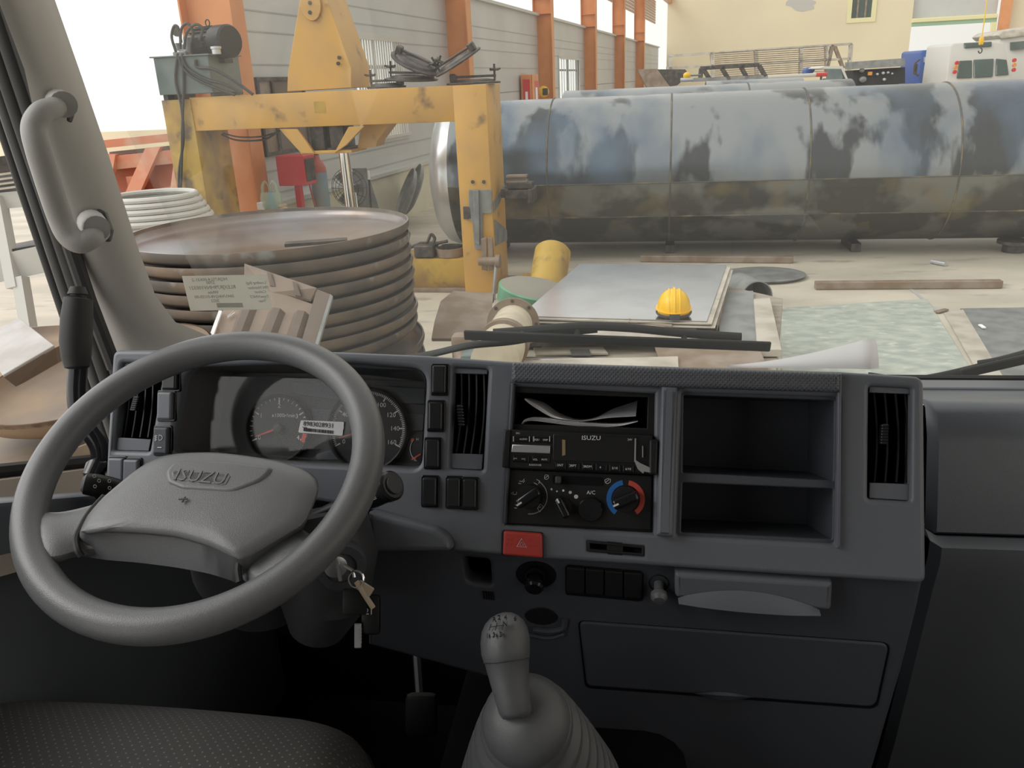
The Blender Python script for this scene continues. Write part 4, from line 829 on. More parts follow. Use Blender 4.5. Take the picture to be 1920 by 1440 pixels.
tr = truck('blue_truck', 'blue truck cab in the bright doorway', 30, 'truckblue', [(1722, 160), (1727, 97), (1732, 94), (1776, 91), (1778, 160)], [[(1742, 130), (1775, 124), (1775, 150), (1742, 152)]])
t = MB()
for k in range(5): t.prism([dp(1734+k*8, 107, 29.9), dp(1737+k*8, 107, 29.9), dp(1737+k*8, 117, 29.9), dp(1734+k*8, 117, 29.9)], fh*.1)
t.build('louvre', M['silver'], tr, smooth=0)
t = MB(); t.tube([dp(1724, 112, 29.8), dp(1716, 118, 29.8), dp(1716, 138, 29.8), dp(1722, 142, 29.8)], .04, 6); t.rbox(dp(1716, 129, 29.8), (.12, .12, .35), None, .02, 1); t.build('mirror', M['dark'], tr)
tw = truck('white_truck', 'white truck cab seen from behind with lamp columns, right of the blue cab', 26, 'truckwhite', [(1772, 165), (1783, 84), (1790, 81), (1862, 77), (1884, 80), (1897, 150), (1900, 165)], [[(1809, 80.5), (1860, 78), (1860, 87), (1809, 90)], [(1800, 114), (1823, 113), (1823, 146), (1795, 147)], [(1827, 112), (1864, 110), (1862, 144), (1827, 146)], [(1869, 110), (1888, 112), (1892, 140), (1868, 142)]])
for xs, mm in (((1793.5, 118), 'tail'), ((1791.5, 126.5), 'amber'), ((1789.5, 135), 'tail'), ((1901, 113), 'tail'), ((1901, 122), 'amber'), ((1900, 131), 'tail')):
    p = dp(*xs, 25.9); MB().tube([p, p-fh*.05], .06, 16).build('tail_lamp', M[mm], tw)
t = MB(); t.prism([dp(1872, 84, 28), dp(1880, 60, 28), (dp(1960, 48, 28)), dp(1960, 170, 28), dp(1885, 165, 28)], fh*1.6); t.bevel(.08, 2); o = t.build('cab_body', M['truckwhite'], None); 
tw2 = thing('white_truck', 'second white truck cab at the right edge, taller and with a dark roof', 'truck', dp(1920, 170, 28)); 
me = o.data; off = ORG[o]-ORG[tw2]; me.transform(Matrix.Translation(off)); o.location = (0, 0, 0); o.parent = tw2; ORG[o] = ORG[tw2]
t = MB(); t.prism([dp(1871, 66, 27.9), dp(1882, 58, 27.9), dp(1960, 46, 27.9), dp(1960, 62, 27.9), dp(1878, 73, 27.9)], fh*1.7); t.bevel(.05, 2); t.build('roof', M['sheetedge'], tw2)
t = MB(); t.prism([dp(1897, 79, 27.9), dp(1930, 76, 27.9), dp(1930, 90, 27.9), dp(1897, 93, 27.9)], fh*.1); t.build('window', M['winglass'], tw2, smooth=0)
hk = thing('crane_hook', 'yellow crane hook block hanging in front of the white truck cab', 'hook', dp(1839, 90, 20))
c = dp(1840, 77, 20); MB().rbox(c, (.1, .1, .18), None, .03, 2).build('hook_block', M['helmet'], hk); MB().tube([c+Z*.05, c+Z*4], .012, 6).build('chain', M['helmet'], hk)
c = dp(1838, 95, 20); MB().tube([c+V((sin(a)*.04, 0, cos(a)*.055)) for a in [k*pi/8 for k in range(13)]], .014, 8).build('hook', M['dark'], hk); MB().tube([c+Z*.05, dp(1840, 82, 20)], .012, 6).build('hook_shank', M['dark'], hk)

# chassis and wheels that carry the far vehicles
for ob, px, py, d, w in ((wf, 1563, 150, 24.4, .7), (cd_, 1650, 158, 27.5, 1.4), (tr, 1752, 158, 30.8, .8), (tw, 1838, 158, 26.8, 1.8), (tw2, 1925, 160, 28.8, 1.2)):
    p = dp(px, py, d); t = MB(); t.rbox((p.x, p.y, (p.z+.5)/2+.05), (w*.7, .8, max(p.z-.5, .2)), None, .02, 1); t.build('chassis', M['motor'], ob)
    for s_ in (-1, 1): t = MB(); t.lathe((p.x+s_*w*.45-.12, p.y, .46), (1, 0, 0), [(0, 0), (.2, 0), (.24, .03), (.44, .0), (.46, .04), (.46, .2), (.44, .24), (0, .24)], 28); t.build('wheel', M['hose'], ob)
# =================================================================== THE TRUCK CAB
CF = 1.02                                    # cab floor height
X3 = (V((1, 0, 0)), V((0, 1, 0)), Z)
LXW, RXW = -.90, 1.02                        # inner faces of the doors
struct(MB().box((.06, .45, CF-.04), (2.0, 2.0, .06)).build('cab_floor', M['carpet']))
struct(MB().box((.06, .35, 2.78), (2.0, 1.75, .04)).build('cab_ceiling', M['headliner']))  # unseen roof, put in to shade the cab interior
struct(MB().box((.06, 1.46, 1.34), (2.0, .04, .72)).build('cab_wall', M['carpet']))
RWF = Fr((.06, -.52, 0), (1, 0, 0), Z)
struct(MB().plate(RWF, rect(-.98, .98, CF-.05, 2.78), [], th=.04, bev=0, px=False).build('cab_rear_wall', M['headliner'], smooth=0))  # unseen; made solid, without a rear window, to cut light from behind
def doorside(X, nm, sgn):
    fr = Fr((X, 0, 0), (0, sgn, 0), Z)
    yb = lambda a: a*sgn
    out = [(yb(-.52), CF-.05), (yb(1.46), CF-.05), (yb(1.46), 1.72), (yb(1.25), 1.72), (yb(1.06), 2.76), (yb(-.52), 2.76)]
    hole = [(yb(-.4), 1.74, .04), (yb(1.10), 1.74, .02), (yb(.93), 2.66, .04), (yb(-.4), 2.66, .04)]
    return fr, out, hole
# left door: lower card only plus ledge (its window frame is the seal strip by the pillar)
belt = xx(100, 905, LXW+.04)
dl = MB(); pts = [(-.5, CF), (1.40, CF), (1.40, 1.0), (1.25, 0)]
p0, p1 = xx(-60, 908, LXW+.05), xx(196, 876, LXW+.05)
p0 = p0+(p0-p1)*2.0
ext = p1+(p1-p0).normalized()*.12
dd = thing('door_2', 'beige door card', 'door', (LXW, .4, CF)); del dd['label']; del dd['category']; struct(dd)
zc_ = .11
loopA = [p0, ext, ext-Z*zc_+V((.10, 0, 0)), p0-Z*zc_+V((.10, 0, 0))]
t = MB(); t.loft([[p+V((0, 0, 0)) for p in loopA], [p+V((-.09, 0, 0)) for p in loopA]]); t.build('door_card', M['doorcard'], dd, smooth=0)
t = MB(); a, b = xx(-60, 945, LXW+.13), xx(200, 925, LXW+.13); a = a+(a-b)*2
t.prism([a, b+(b-a).normalized()*.3, V((LXW+.13, 1.5, CF)), V((LXW+.13, a.y, CF))], (-.17, 0, 0)); t.bevel(.008, 2); t.build('armrest_panel', M['dash'], dd)
t = MB(); t.tube([p0+V((-.03, 0, .008)), ext+V((-.03, 0, .008))], .012, 8); t.build('glass_seal', M['rubber'], dd)
struct(MB().plate(*[Fr((RXW, 0, 0), (0, -1, 0), Z)], [(.52, CF-.05), (.52, 2.76), (-1.06, 2.76), (-1.25, 1.75), (-1.46, 1.75), (-1.46, CF-.05)], [[(.4, 1.74, .04), (.4, 2.66, .04), (-.93, 2.66, .04), (-1.10, 1.74, .02)]], th=.05, bev=0, px=False).build('door_3', M['trim'], smooth=0))

# ---- windscreen
wb0 = yy(1830, 712, 1.38)
WS = Fr((0, 1.38, wb0.z), (1, 0, 0), (0, -.22, 1))
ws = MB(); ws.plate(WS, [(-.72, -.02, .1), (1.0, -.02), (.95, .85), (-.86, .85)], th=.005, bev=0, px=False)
tag(ws.build('windscreen', M['windscreen'], smooth=0), 'clear truck windscreen glass with faint haze, above the dashboard', 'windscreen')
t = MB(); t.tube([WS.L(-.78, -.002), WS.L(1.05, -.002)], .010, 8); struct(t.build('trim_7', M['rubber']))
t = MB(); t.prism([V((-.95, 1.39, wb0.z-.05)), V((1.05, 1.39, wb0.z-.05)), V((1.05, 1.50, wb0.z-.10)), V((-.95, 1.50, wb0.z-.10))], (0, 0, -.02)); struct(t.build('trim_8', M['black'], smooth=0))
# paper sticker on the glass (its print reads from outside)
SK = Fr(WS.P(425, 549, .004), RT-WS.n*RT.dot(WS.n), UP-WS.n*UP.dot(WS.n)); SK = Fr(SK.o, WS.ex, WS.ey)
sticker = thing('windscreen_sticker', 'white paper form stuck on the windscreen above the steering wheel, its print seen reversed', 'sticker', SK.o)
MB().plate(SK, [(341, 518), (498, 515), (510, 580), (357, 583)], th=.0006, bev=0).build('paper_sheet', M['sticker'], sticker, smooth=0)
t = MB(); u0, v0 = SK.uv(341, 518); u1, _ = SK.uv(505, 516); w_ = u1-u0
for txt, px, py, sz in (('NQR75L4-00631-2', 393, 524, .0085), ('2700', 395, 530, .008), ('RLEXJR79HNV100321', 398, 539, .0095), ('White', 400, 548, .008), ('0041/VAQ18-01/20-00', 402, 556, .008), ('2022', 404, 564, .008), ('Loading (kg)', 480, 530, .0075), ('VIN Number', 485, 539, .0075), ('Colour', 488, 547, .0075), ('Type/VNCI', 487, 556, .0075), ('Year', 492, 564, .0075)):
    t.text(SK, txt, *SK.uv(px, py), sz, h=.0006, th=.0002, mir=True, rot=-.02)
t.build('print', M['stickerink'], sticker, smooth=0); t = MB()
q = SK.uv(406, 568); q2_ = SK.uv(457, 576)
for k in range(34):
    u = q[0]+(q2_[0]-q[0])*k/34; t.prism([SK.L(u, q[1], .0006), SK.L(u+.0009, q[1], .0006), SK.L(u+.0009, q2_[1], .0006), SK.L(u, q2_[1], .0006)], SK.n*.0002)
t.build('barcode', M['stickerink'], sticker, smooth=0)
# ---- wipers, outside the glass
def wiper(bl, arm, hump, name, label):
    root = thing(name, label, 'wiper', WS.P(*bl[0], -.04), 'windscreen wipers')
    P = lambda px, py, h: WS.P(px, py, h)
    t = MB(); a, b = P(*bl[0], -.03), P(*bl[1], -.03); d = (b-a).normalized(); up_ = WS.n.cross(d)
    t.rbox((a+b)/2, ((b-a).length, .006, .019), (d, WS.n, d.cross(WS.n)), .002, 1); t.build('blade_rubber', M['rubber'], root)
    t = MB(); t.rbox((a+b)/2-WS.n*.008, ((b-a).length*.99, .006, .006), (d, WS.n, d.cross(WS.n)), .002, 1); t.build('blade_spine', M['black'], root)
    t = MB(); t.tube(bez([P(*p, -.045) for p in hump], 6), .0085, 8, sq=.7)
    for k in (1, 2, len(hump)-2):
        p = hump[k]; f_ = (p[0]-bl[0][0])/(bl[1][0]-bl[0][0]); t.tube([P(*p, -.045), a+(b-a)*f_], .005, 6)
    t.build('blade_bridge', M['black'], root)
    t = MB(); t.tube(bez([P(*p, -.05) for p in arm], 6), .0075, 8, sq=.7); t.build('wiper_arm', M['black'], root)
wiper([(870, 628), (1445, 650)], [(740, 676), (808, 664), (880, 648), (960, 640), (1040, 626), (1120, 617)], [(925, 624), (980, 620), (1085, 612), (1180, 615), (1285, 625), (1390, 632)], 'wiper', 'black wiper lying across the glass in front of the hard hat pile')
wiper([(1802, 701), (2120, 628)], [(1700, 716), (1760, 706), (1830, 690), (1900, 672), (2000, 650)], [(1835, 684), (1870, 678), (1930, 662), (2000, 640), (2080, 625)], 'wiper', 'black wiper at the right edge, low on the glass')

# ---- A-pillar
pil = thing('a_pillar', 'grey beige inner trim of the windscreen pillar', 'pillar', dp(300, 650, 1.4)); 
def strip(name, m, rows, th, parent, smooth=40, sub=0):
    t = MB(); t.sheet(rows, th); return t.build(name, m, parent, smooth, sub)
# rows from top to bottom: pixel of the door-side edge and of the glass-side edge with depths
TL = [(-20, -40, 1.12), (-3, 0, 1.14), (48, 130, 1.18), (82, 270, 1.23), (114, 380, 1.28), (150, 467, 1.32), (178, 550, 1.36), (205, 625, 1.40), (222, 690, 1.42), (232, 760, 1.44)]
TR = [(79, -40, 1.25), (95, 0, 1.27), (146, 145, 1.30), (196, 290, 1.33), (228, 390, 1.36), (252, 465, 1.39), (285, 555, 1.42), (325, 608, 1.44), (398, 638, 1.46), (560, 672, 1.47)]
rows = []
for a, b in zip(TL, TR):
    A, Bq = dp(*a), dp(*b); row = []
    wdt = (Bq-A); bul = (CP-(A+Bq)/2).normalized()
    for k in range(9):
        f_ = k/8; row.append(A+wdt*f_+bul*(.028*(1-abs(2*f_-1)**2.6)))
    rows.append(row)
pt = strip('trim_panel', M['trim'], rows, .006, pil, 60)
TS = [(p[0]+1, p[1], p[2]+.012) for p in TR]
t = MB(); t.tube(bez([dp(*p) for p in TS], 5), .0045, 8); t.build('glass_seal', M['rubber'], pil)
# door frame strips beyond the trim
def band(name, m, xs, d0, d1, parent, w):
    ys = [-40, 0, 150, 300, 450, 560, 660, 760, 900]
    A = []
    for y in ys:
        f_ = (y+40)/940; A.append(dp(xs(y), y, d0+(d1-d0)*f_))
    t = MB(); t.tube(A, w, 12, sq=1); return t.build(name, m, parent)
xb = lambda y: (y-258)*.334
band('glass_run', M['rubber'], lambda y: xb(y)+12, 1.24, 1.56, pil, .0105)
band('door_frame', M['sealgrey'], lambda y: xb(y)+30, 1.22, 1.54, pil, .013)
band('door_seal', M['rubber'], lambda y: xb(y)+53, 1.21, 1.53, pil, .016)
band('door_seal', M['rubber'], lambda y: xb(y)+76, 1.20, 1.52, pil, .015)
band('body_seal', M['rubber'], lambda y: xb(y)+98, 1.20, 1.52, pil, .015)
t = MB(); t.tube([dp(128, 450, 1.30), dp(165, 560, 1.33), dp(215, 690, 1.36)], .012, 10); t.build('weather_strip', M['rubber'], pil)
# grab handle on the pillar
gh = thing('grab_handle', 'light grey grab handle screwed to the windscreen pillar', 'handle', dp(160, 460, 1.2))
pth = [(116, 197, 1.215), (98, 203, 1.18), (76, 214, 1.16), (64, 240, 1.155), (72, 280, 1.16), (92, 345, 1.185), (112, 405, 1.21), (128, 440, 1.22), (150, 455, 1.225), (172, 446, 1.235), (188, 434, 1.27)]
t = MB(); cp_ = bez([dp(*p) for p in pth], 6); t.tube(cp_, [.0145+.003*sin(pi*k/len(cp_)) for k in range(len(cp_))], 16); t.build('grip', M['handle'], gh)
for (a, b) in (((120, 196, 1.19), (100, 190, 1.235)), ((182, 428, 1.235), (172, 418, 1.29))):
    t = MB(); t.tube([dp(*a), dp(*b)], [.0185, .021], 16); t.build('end_cap', M['handle'], gh)
for q, d_ in ([(108, 160), (126, 172), (137, 198), (128, 228), (112, 228)], 1.232), ([(180, 388), (196, 396), (208, 430), (203, 452), (190, 452)], 1.292):
    t = MB(); fr_ = Fr(dp(*q[2], d_), RT, UP); t.plate(fr_, [(*p, .006) for p in q], th=.012, bev=.003); t.build('socket_recess', M['sealgrey'], gh)

# ---- lever left of the dash
lv = thing('hand_lever', 'black hand lever with a long grip on a curved glossy tube, left of the dashboard', 'lever', dp(195, 900, 1.2))
t = MB(); t.tube([dp(146, 538, 1.18), dp(146, 552, 1.18)], [.010, .014], 14); t.tube([dp(146, 552, 1.18), dp(147, 562, 1.18)], [.0105, .0105], 14); t.build('top_nipple', M['rubber'], lv)
gp = [(148, 556), (147, 560), (144, 600), (142, 640), (143, 670), (145, 688), (145, 692)]; gr = [.010, .019, .0215, .0215, .0195, .0165, .012]
t = MB(); t.tube([dp(*p, 1.18) for p in gp], gr, 20); t.build('grip', M['rubber'], lv)
t = MB(); t.tube(bez([dp(*p, 1.19) for p in [(146, 690), (144, 730), (147, 765), (163, 800), (185, 835), (190, 870), (192, 920)]]+[V((-.80, 1.20, 1.4)), V((-.80, 1.18, CF))], 6), .0135, 16); t.build('tube', M['gloss'], lv)

# ---- dash frames
AL = radians(22)
DO = dp(1085, 845, 1.03); DP = Fr(DO, (1, 0, 0), (0, sin(AL), cos(AL)))
dash = thing('dashboard', 'dark grey truck dashboard with instrument cluster, radio and open cubbies', 'dashboard', V((0, 1.0, 1.6)))
lv_v = [(228, 680, .004), (306, 684, .004), (279, 847, .004), (212, 845, .004)]
cv_h = [(850, 689, .004), (915, 692, .004), (905, 883, .004), (842, 879, .004)]
rv_h = [(1630, 724, .004), (1710, 728, .004), (1708, 941, .004), (1628, 936, .004)]
clh = [(346, 688, .03), (660, 680), (800, 692, .022), (789, 880, .015), (548, 868), (318, 850, .015)]
pod = [(964, 724), (1228, 738), (1224, 1000), (946, 984)]
cub = [(1279, 736, .004), (1571, 744, .004), (1566, 1020, .004), (1268, 1004, .004)]
slot = [(1103, 1016), (1205, 1026), (1205, 1041), (1103, 1032)]
t = MB(); t.plate(DP, [(210, 656, .012), (560, 657), (800, 667), (957, 678), (1575, 697), (1733, 707, .012), (1737, 1095, .01), (1000, 1047), (850, 1034), (838, 1000, .02), (690, 956), (560, 935), (330, 905), (196, 905, .012)], [lv_v, cv_h, rv_h, clh, pod, cub, slot], th=.03, bev=.006, seg=3)
fas = t.build('fascia', M['dash'], dash)
# top pad falling away to the glass
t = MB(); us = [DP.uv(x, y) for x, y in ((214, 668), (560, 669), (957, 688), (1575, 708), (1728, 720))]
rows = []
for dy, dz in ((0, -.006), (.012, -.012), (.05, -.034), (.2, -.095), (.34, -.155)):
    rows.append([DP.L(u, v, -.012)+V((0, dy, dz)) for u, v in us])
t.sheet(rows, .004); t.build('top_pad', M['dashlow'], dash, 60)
# dash side, right end
t = MB(); e = [DP.L(*DP.uv(1731, y), -.02) for y in (712, 1090)]; t.prism([e[0], e[1], e[1]+V((0, .12, -.03)), e[0]+V((0, .2, -.06))], (.004, 0, 0)); t.build('end_panel', M['dashlow'], dash, 0)
t = MB(); e = [DP.L(*DP.uv(x, y), -.02) for x, y in ((212, 664), (199, 900))]; t.prism([e[0], e[1], e[1]+V((0, .12, -.03)), e[0]+V((0, .2, -.06))], (.004, 0, 0)); t.build('end_panel', M['dashlow'], dash, 0)
# brow with dimples, upright bar, joint line
t = MB(); t.plate(DP, [(959, 679, .004), (1576, 699, .004), (1577, 736, .006), (958, 717, .006)], h=.012, th=.03, bev=.006, seg=3); t.build('brow', M['brow'], dash)
t = MB(); t.plate(DP, [(1241, 724, .002), (1271, 726, .002), (1263, 1009, .004), (1229, 1006, .004)], h=.014, th=.03, bev=.006, seg=3); t.build('upright_bar', M['dash'], dash)
t = MB(); t.plate(DP, [(958, 718), (965, 718), (949, 982), (943, 981)], h=.004, th=.012, bev=.002); t.build('trim_strip', M['dashlow'], dash)
t = MB(); t.plate(DP, [(1571, 700), (1579, 700), (1577, 1028), (1569, 1028)], h=.007, th=.012, bev=.003); t.build('trim_strip', M['dash'], dash)

# vents
def vent(loop, core, vx, low, knob):
    q = [p[:2] for p in loop]
    t = MB(); t.recess(DP, q, .05, -.004); v = t.build('vent', M['void'], dash, 0)
    t = MB(); t.plate(DP, low, h=-.007, th=.004, bev=.001); t.build('vent_bezel', M['dash'], v)
    t = MB(); t.plate(DP, [q[0], q[1], (q[1][0]-1, core[1][1]), (q[0][0]-1, core[0][1])], h=-.007, th=.004, bev=.001); t.build('vent_bezel', M['dash'], v)
    for (xa, xb) in vx:
        t = MB(); n = 10; rows = []
        for k in range(n+1):
            f_ = k/n; x = xa+(xb-xa)*f_; y = core[0][1]+(core[2][1]-core[0][1])*f_
            bow = -.006*sin(pi*f_)
            rows.append([DP.P(x, y, -.008-.006+bow*0, -.008)+DP.ex*bow*-0.5, DP.P(x, y, -.045, -.008)+DP.ex*(bow*-.5+.006)])
        t.sheet(rows, .002); t.build('vane', M['black'], v)
    t = MB(); a, b = DP.P(knob[0], knob[1], -.004), DP.P(knob[2], knob[3], -.004)
    for k in range(7):
        p = a+(b-a)*k/6; t.rbox(p, (.008, .010, .0035), (DP.ex, DP.n, DP.ey), .001, 1)
    t.build('vent_tab', M['switch'], v)
vent(lv_v, [(228, 690), (304, 694), (285, 820), (217, 818)], [(238, 226), (252, 241), (267, 256), (280, 271)], [(217, 820), (283, 824), (279, 846), (213, 844)], (258, 745, 252, 768))
vent(cv_h, [(850, 700), (914, 702), (906, 851), (843, 849)], [(862, 852), (876, 866), (890, 880), (904, 896)], [(844, 850), (906, 852), (904, 881), (843, 878)], (863, 762, 866, 796))
vent(rv_h, [(1632, 736), (1708, 739), (1707, 905), (1631, 902)], [(1640, 1641), (1660, 1661), (1680, 1682), (1698, 1699)], [(1630, 905), (1708, 908), (1707, 939), (1629, 934)], (1658, 798, 1656, 830))

# switches on the face
def switch(px, py, w, hgt, m='switch', parent=None, mark=None, fr=None, skew=.0):
    fr = fr or DP
    u, v = fr.uv(px, py)
    t = MB(); t.plate(fr, [(u-w/2-.0025, v-hgt/2-.0025, .003), (u+w/2+.0025, v-hgt/2-.0025, .003), (u+w/2+.0025, v+hgt/2+.0025, .003), (u-w/2-.0025, v+hgt/2+.0025, .003)], h=.002, th=.006, bev=.001, px=False); s = t.build('switch', M['gloss'], dash)
    t = MB(); t.plate(fr, [(u-w/2, v-hgt/2, .003), (u+w/2, v-hgt/2, .003), (u+w/2, v+hgt/2, .003), (u-w/2, v+hgt/2, .003)], h=.008, th=.01, bev=.003, px=False, seg=3); c_ = t.build('rocker', M[m], s)
    return u, v, s
for px, py in ((825, 712), (818, 780), (812, 850), (807, 921)): switch(px, py, .0185, .036)
for px, py in ((852, 923), (882, 925)): switch(px, py, .0175, .037)
switch(322, 706, .021, .036); switch(313, 761, .021, .037, 'dash')
u, v, s = switch(306, 826, .021, .036, 'dashlow')
t = MB(); fo_ = [(u-.003+.0035*cos(a*pi/8), v+.004+.0035*sin(a*pi/8)) for a in range(-4, 5)]
t.tube([DP.L(*p, .0085) for p in [(u-.001, v+.0005), (u-.001, v+.0075)]], .0004, 6); t.tube([DP.L(u-.001+.005*cos(a*pi/8), v+.004+.0035*sin(a*pi/8), .0085) for a in range(-4, 5)], .0004, 6)
for k in range(3): t.tube([DP.L(u-.0035, v+.0015+k*.0025, .0085), DP.L(u-.0075, v+.0005+k*.0025, .0085)], .0004, 6)
t.tube([DP.L(u-.0055, v-.0005, .0085), DP.L(u-.0055, v+.008, .0085)], .0004, 6); t.tube([DP.L(u-.003, v-.009, .0085), DP.L(u+.003, v-.009, .0085)], .0006, 6)
t.build('lamp_symbol', M['white'], s)
switch(222, 882, .022, .034, 'dash'); switch(250, 885, .022, .034, 'dash')

# ---- instrument cluster
t = MB()
cf_ = fillet([(*DP.uv(p[0], p[1], -.006), *p[2:]) for p in clh]); cb_ = fillet([(*DP.uv(*p[:2], -.085), *p[2:]) for p in [(430, 700, .02), (660, 700), (803, 716, .012), (793, 874, .012), (548, 862), (408, 850, .01)]])
t.loft([[DP.L(*p, -.006) for p in cf_], [DP.L(*p, -.085) for p in cb_]], False, True)
for f in t.bm.faces: f.normal_flip()
cl_ = t.build('cluster_hood', M['hood'], dash, 0, fix=False)
HC = -.082
t = MB(); t.plate(DP, [(420, 700), (815, 716), (800, 900), (400, 880)], h=HC, th=.004, bev=0, px=True); t.build('cluster_face', M['clus'], cl_)
t = MB()
for q in ([(548, 716), (690, 720), (690, 752), (636, 752), (560, 740), (548, 736)], [(702, 722), (797, 728), (796, 758), (742, 756), (702, 738)], [(583, 765), (640, 768), (622, 800), (590, 796)], [(592, 852), (640, 838), (648, 862), (592, 862)], [(760, 775), (796, 776), (793, 808), (765, 808)]):
    t.plate(DP, [(*p, .003) for p in q], h=HC+.004, th=.004, bev=.001)
t.build('cluster_panel', M['dashlow'], cl_)
def dialat(px, py): return DP.uv(px, py, HC+.008)
def gauge(px, py, rpx, nums, ticks, needle, name, txts=(), nr=.62, ts=.0085, mir=False):
    cx, cy = dialat(px, py); r = rpx/F*1.16
    t = MB(); t.plate(DP, circle((cx, cy), r, 56), [circle((cx, cy), r*.93, 56)], h=HC+.016, th=.016, bev=.002, px=False); g = t.build(name, M['black'], cl_)
    t = MB(); t.plate(DP, circle((cx, cy), r*.95, 56), h=HC+.008, th=.004, bev=0, px=False); t.build('dial_face', M['dial'], g)
    t = MB(); HT = HC+.0086
    for a, L_ in ticks:
        c_, s_ = cos(a), sin(a); w = .0009 if L_ > .1 else .0006; A = V((c_, s_)); Bv = V((-s_, c_))
        q = [V((cx, cy))+A*r*.90+Bv*w, V((cx, cy))+A*r*.90-Bv*w, V((cx, cy))+A*r*(.9-L_)-Bv*w, V((cx, cy))+A*r*(.9-L_)+Bv*w]
        t.prism([DP.L(*p, HT) for p in q], DP.n*.0003)
    for tx, a in nums: t.text(DP, tx, cx+cos(a)*r*nr, cy+sin(a)*r*nr, ts, HT, .0003)
    for tx, x, y, sz in txts: t.text(DP, tx, *dialat(x, y), sz, HT, .0003)
    t.build('dial_print', M['white'], g, 0)
    t = MB(); A = V((cos(needle), sin(needle))); Bv = V((-A.y, A.x)); q = [V((cx, cy))+Bv*.0016, V((cx, cy))-Bv*.0016, V((cx, cy))+A*r*.72-Bv*.0006, V((cx, cy))+A*r*.72+Bv*.0006]
    t.prism([DP.L(*p, HT+.003) for p in q], DP.n*.001); t.build('needle', M['needle'], g, 0)
    t = MB(); t.lathe(DP.L(cx, cy, HT), DP.n, [(0, 0), (r*.13, 0), (r*.13, .006), (0, .007)], 20); t.build('needle_cap', M['sealgrey'], g)
    return g, cx, cy, r
d2r = radians
tk_ = [(d2r(205-230*k/8), .16 if k % 2 == 0 else .09) for k in range(9)]+[(d2r(205-230*k/24), .07) for k in range(25)]
g, cx, cy, r = gauge(523, 803, 64, [('0', d2r(205)), ('1', d2r(147)), ('2', d2r(90)), ('3', d2r(33)), ('4', d2r(-24))], tk_, d2r(200), 'tachometer', [('x1000r/min', 532, 779, .0075)], .66, .009)
t = MB(); 
for a0 in range(6):
    a, b = d2r(-10-a0*3), d2r(-13-a0*3); t.prism([DP.L(cx+cos(x)*rr, cy+sin(x)*rr, HC+.0088) for x, rr in ((a, r*.88), (b, r*.88), (b, r*.76), (a, r*.76))], DP.n*.0003)
t.build('red_band', M['needle'], g, 0)
tk_ = [(d2r(207-234*k/16), .14 if k % 2 == 0 else .08) for k in range(17)]+[(d2r(207-234*k/80), .06) for k in range(81)]
g, cx, cy, r = gauge(690, 805, 78, [(str(20*k), d2r(207-234*k/8)) for k in range(9)], tk_, d2r(197), 'speedometer', [('km/h', 700, 778, .007)], .66, .009)
t = MB(); t.plate(DP, [(662, 840), (688, 841), (687, 854), (661, 853)], h=HC+.011, th=.003, bev=0); t.build('odometer', M['lcd'], g, 0)
cx, cy = dialat(795, 842); r = .024
t = MB(); t.plate(DP, circle((cx, cy), r, 40), h=HC+.008, th=.004, bev=0, px=False); g = t.build('temperature_gauge', M['dial'], cl_)
t = MB(); t.tube([DP.L(cx+cos(a)*r*.8, cy+sin(a)*r*.8, HC+.009) for a in [d2r(140+k*9) for k in range(12)]], .0006, 6); t.text(DP, 'H', *dialat(783, 824), .005, HC+.0086); t.text(DP, 'C', *dialat(778, 862), .005, HC+.0086); t.build('dial_print', M['white'], g)
t = MB(); t.prism([DP.P(*p, HC+.011) for p in ((789, 850), (788, 853), (772, 863), (772, 860))], DP.n*.001); t.prism([DP.P(*p, HC+.009) for p in ((772, 821), (777, 823), (773, 829), (769, 827))], DP.n*.0004); t.build('needle', M['needle'], g, 0)
t = MB(); t.plate(DP, [(400, 705), (805, 716), (796, 880), (390, 868)], h=-.05, th=.002, bev=0); t.build('cluster_lens', M['lens'], cl_, 0)
# barcode sticker on the lens
BF = Fr(DP.P(603, 803, -.048), DP.ex*.99-DP.ey*.03, DP.ey); bs = thing('barcode_sticker', 'white barcode sticker 8983028931 stuck on the cluster lens between the dials', 'sticker', BF.o)
t = MB(); t.plate(BF, [(564, 788, .002), (645, 791, .002), (642, 817, .002), (559, 811, .002)], th=.0006, bev=0, h=.0008); t.build('sticker_paper', M['paper'], bs, 0)
t = MB(); t.text(BF, '8983028931', *BF.uv(598, 796.5), .0088, .0014, .0002, rot=-.035, wide=1.0); t.text(BF, 'Isuzu', *BF.uv(572, 801), .003, .0014, .0002)
t.build('print', M['barcode'], bs, 0); t = MB()
q, q2_ = BF.uv(570, 802), BF.uv(626, 813); rnd.seed(5)
for k in range(30):
    u = q[0]+(q2_[0]-q[0])*k/30; w = rnd.choice((.0005, .0008, .0011)); vs = -.002*k/30
    t.prism([BF.L(u, q[1]+vs, .0012), BF.L(u+w, q[1]+vs, .0012), BF.L(u+w, q2_[1]+.0015+vs, .0012), BF.L(u, q2_[1]+.0015+vs, .0012)], BF.n*.0002)
t.build('barcode', M['barcode'], bs, 0)

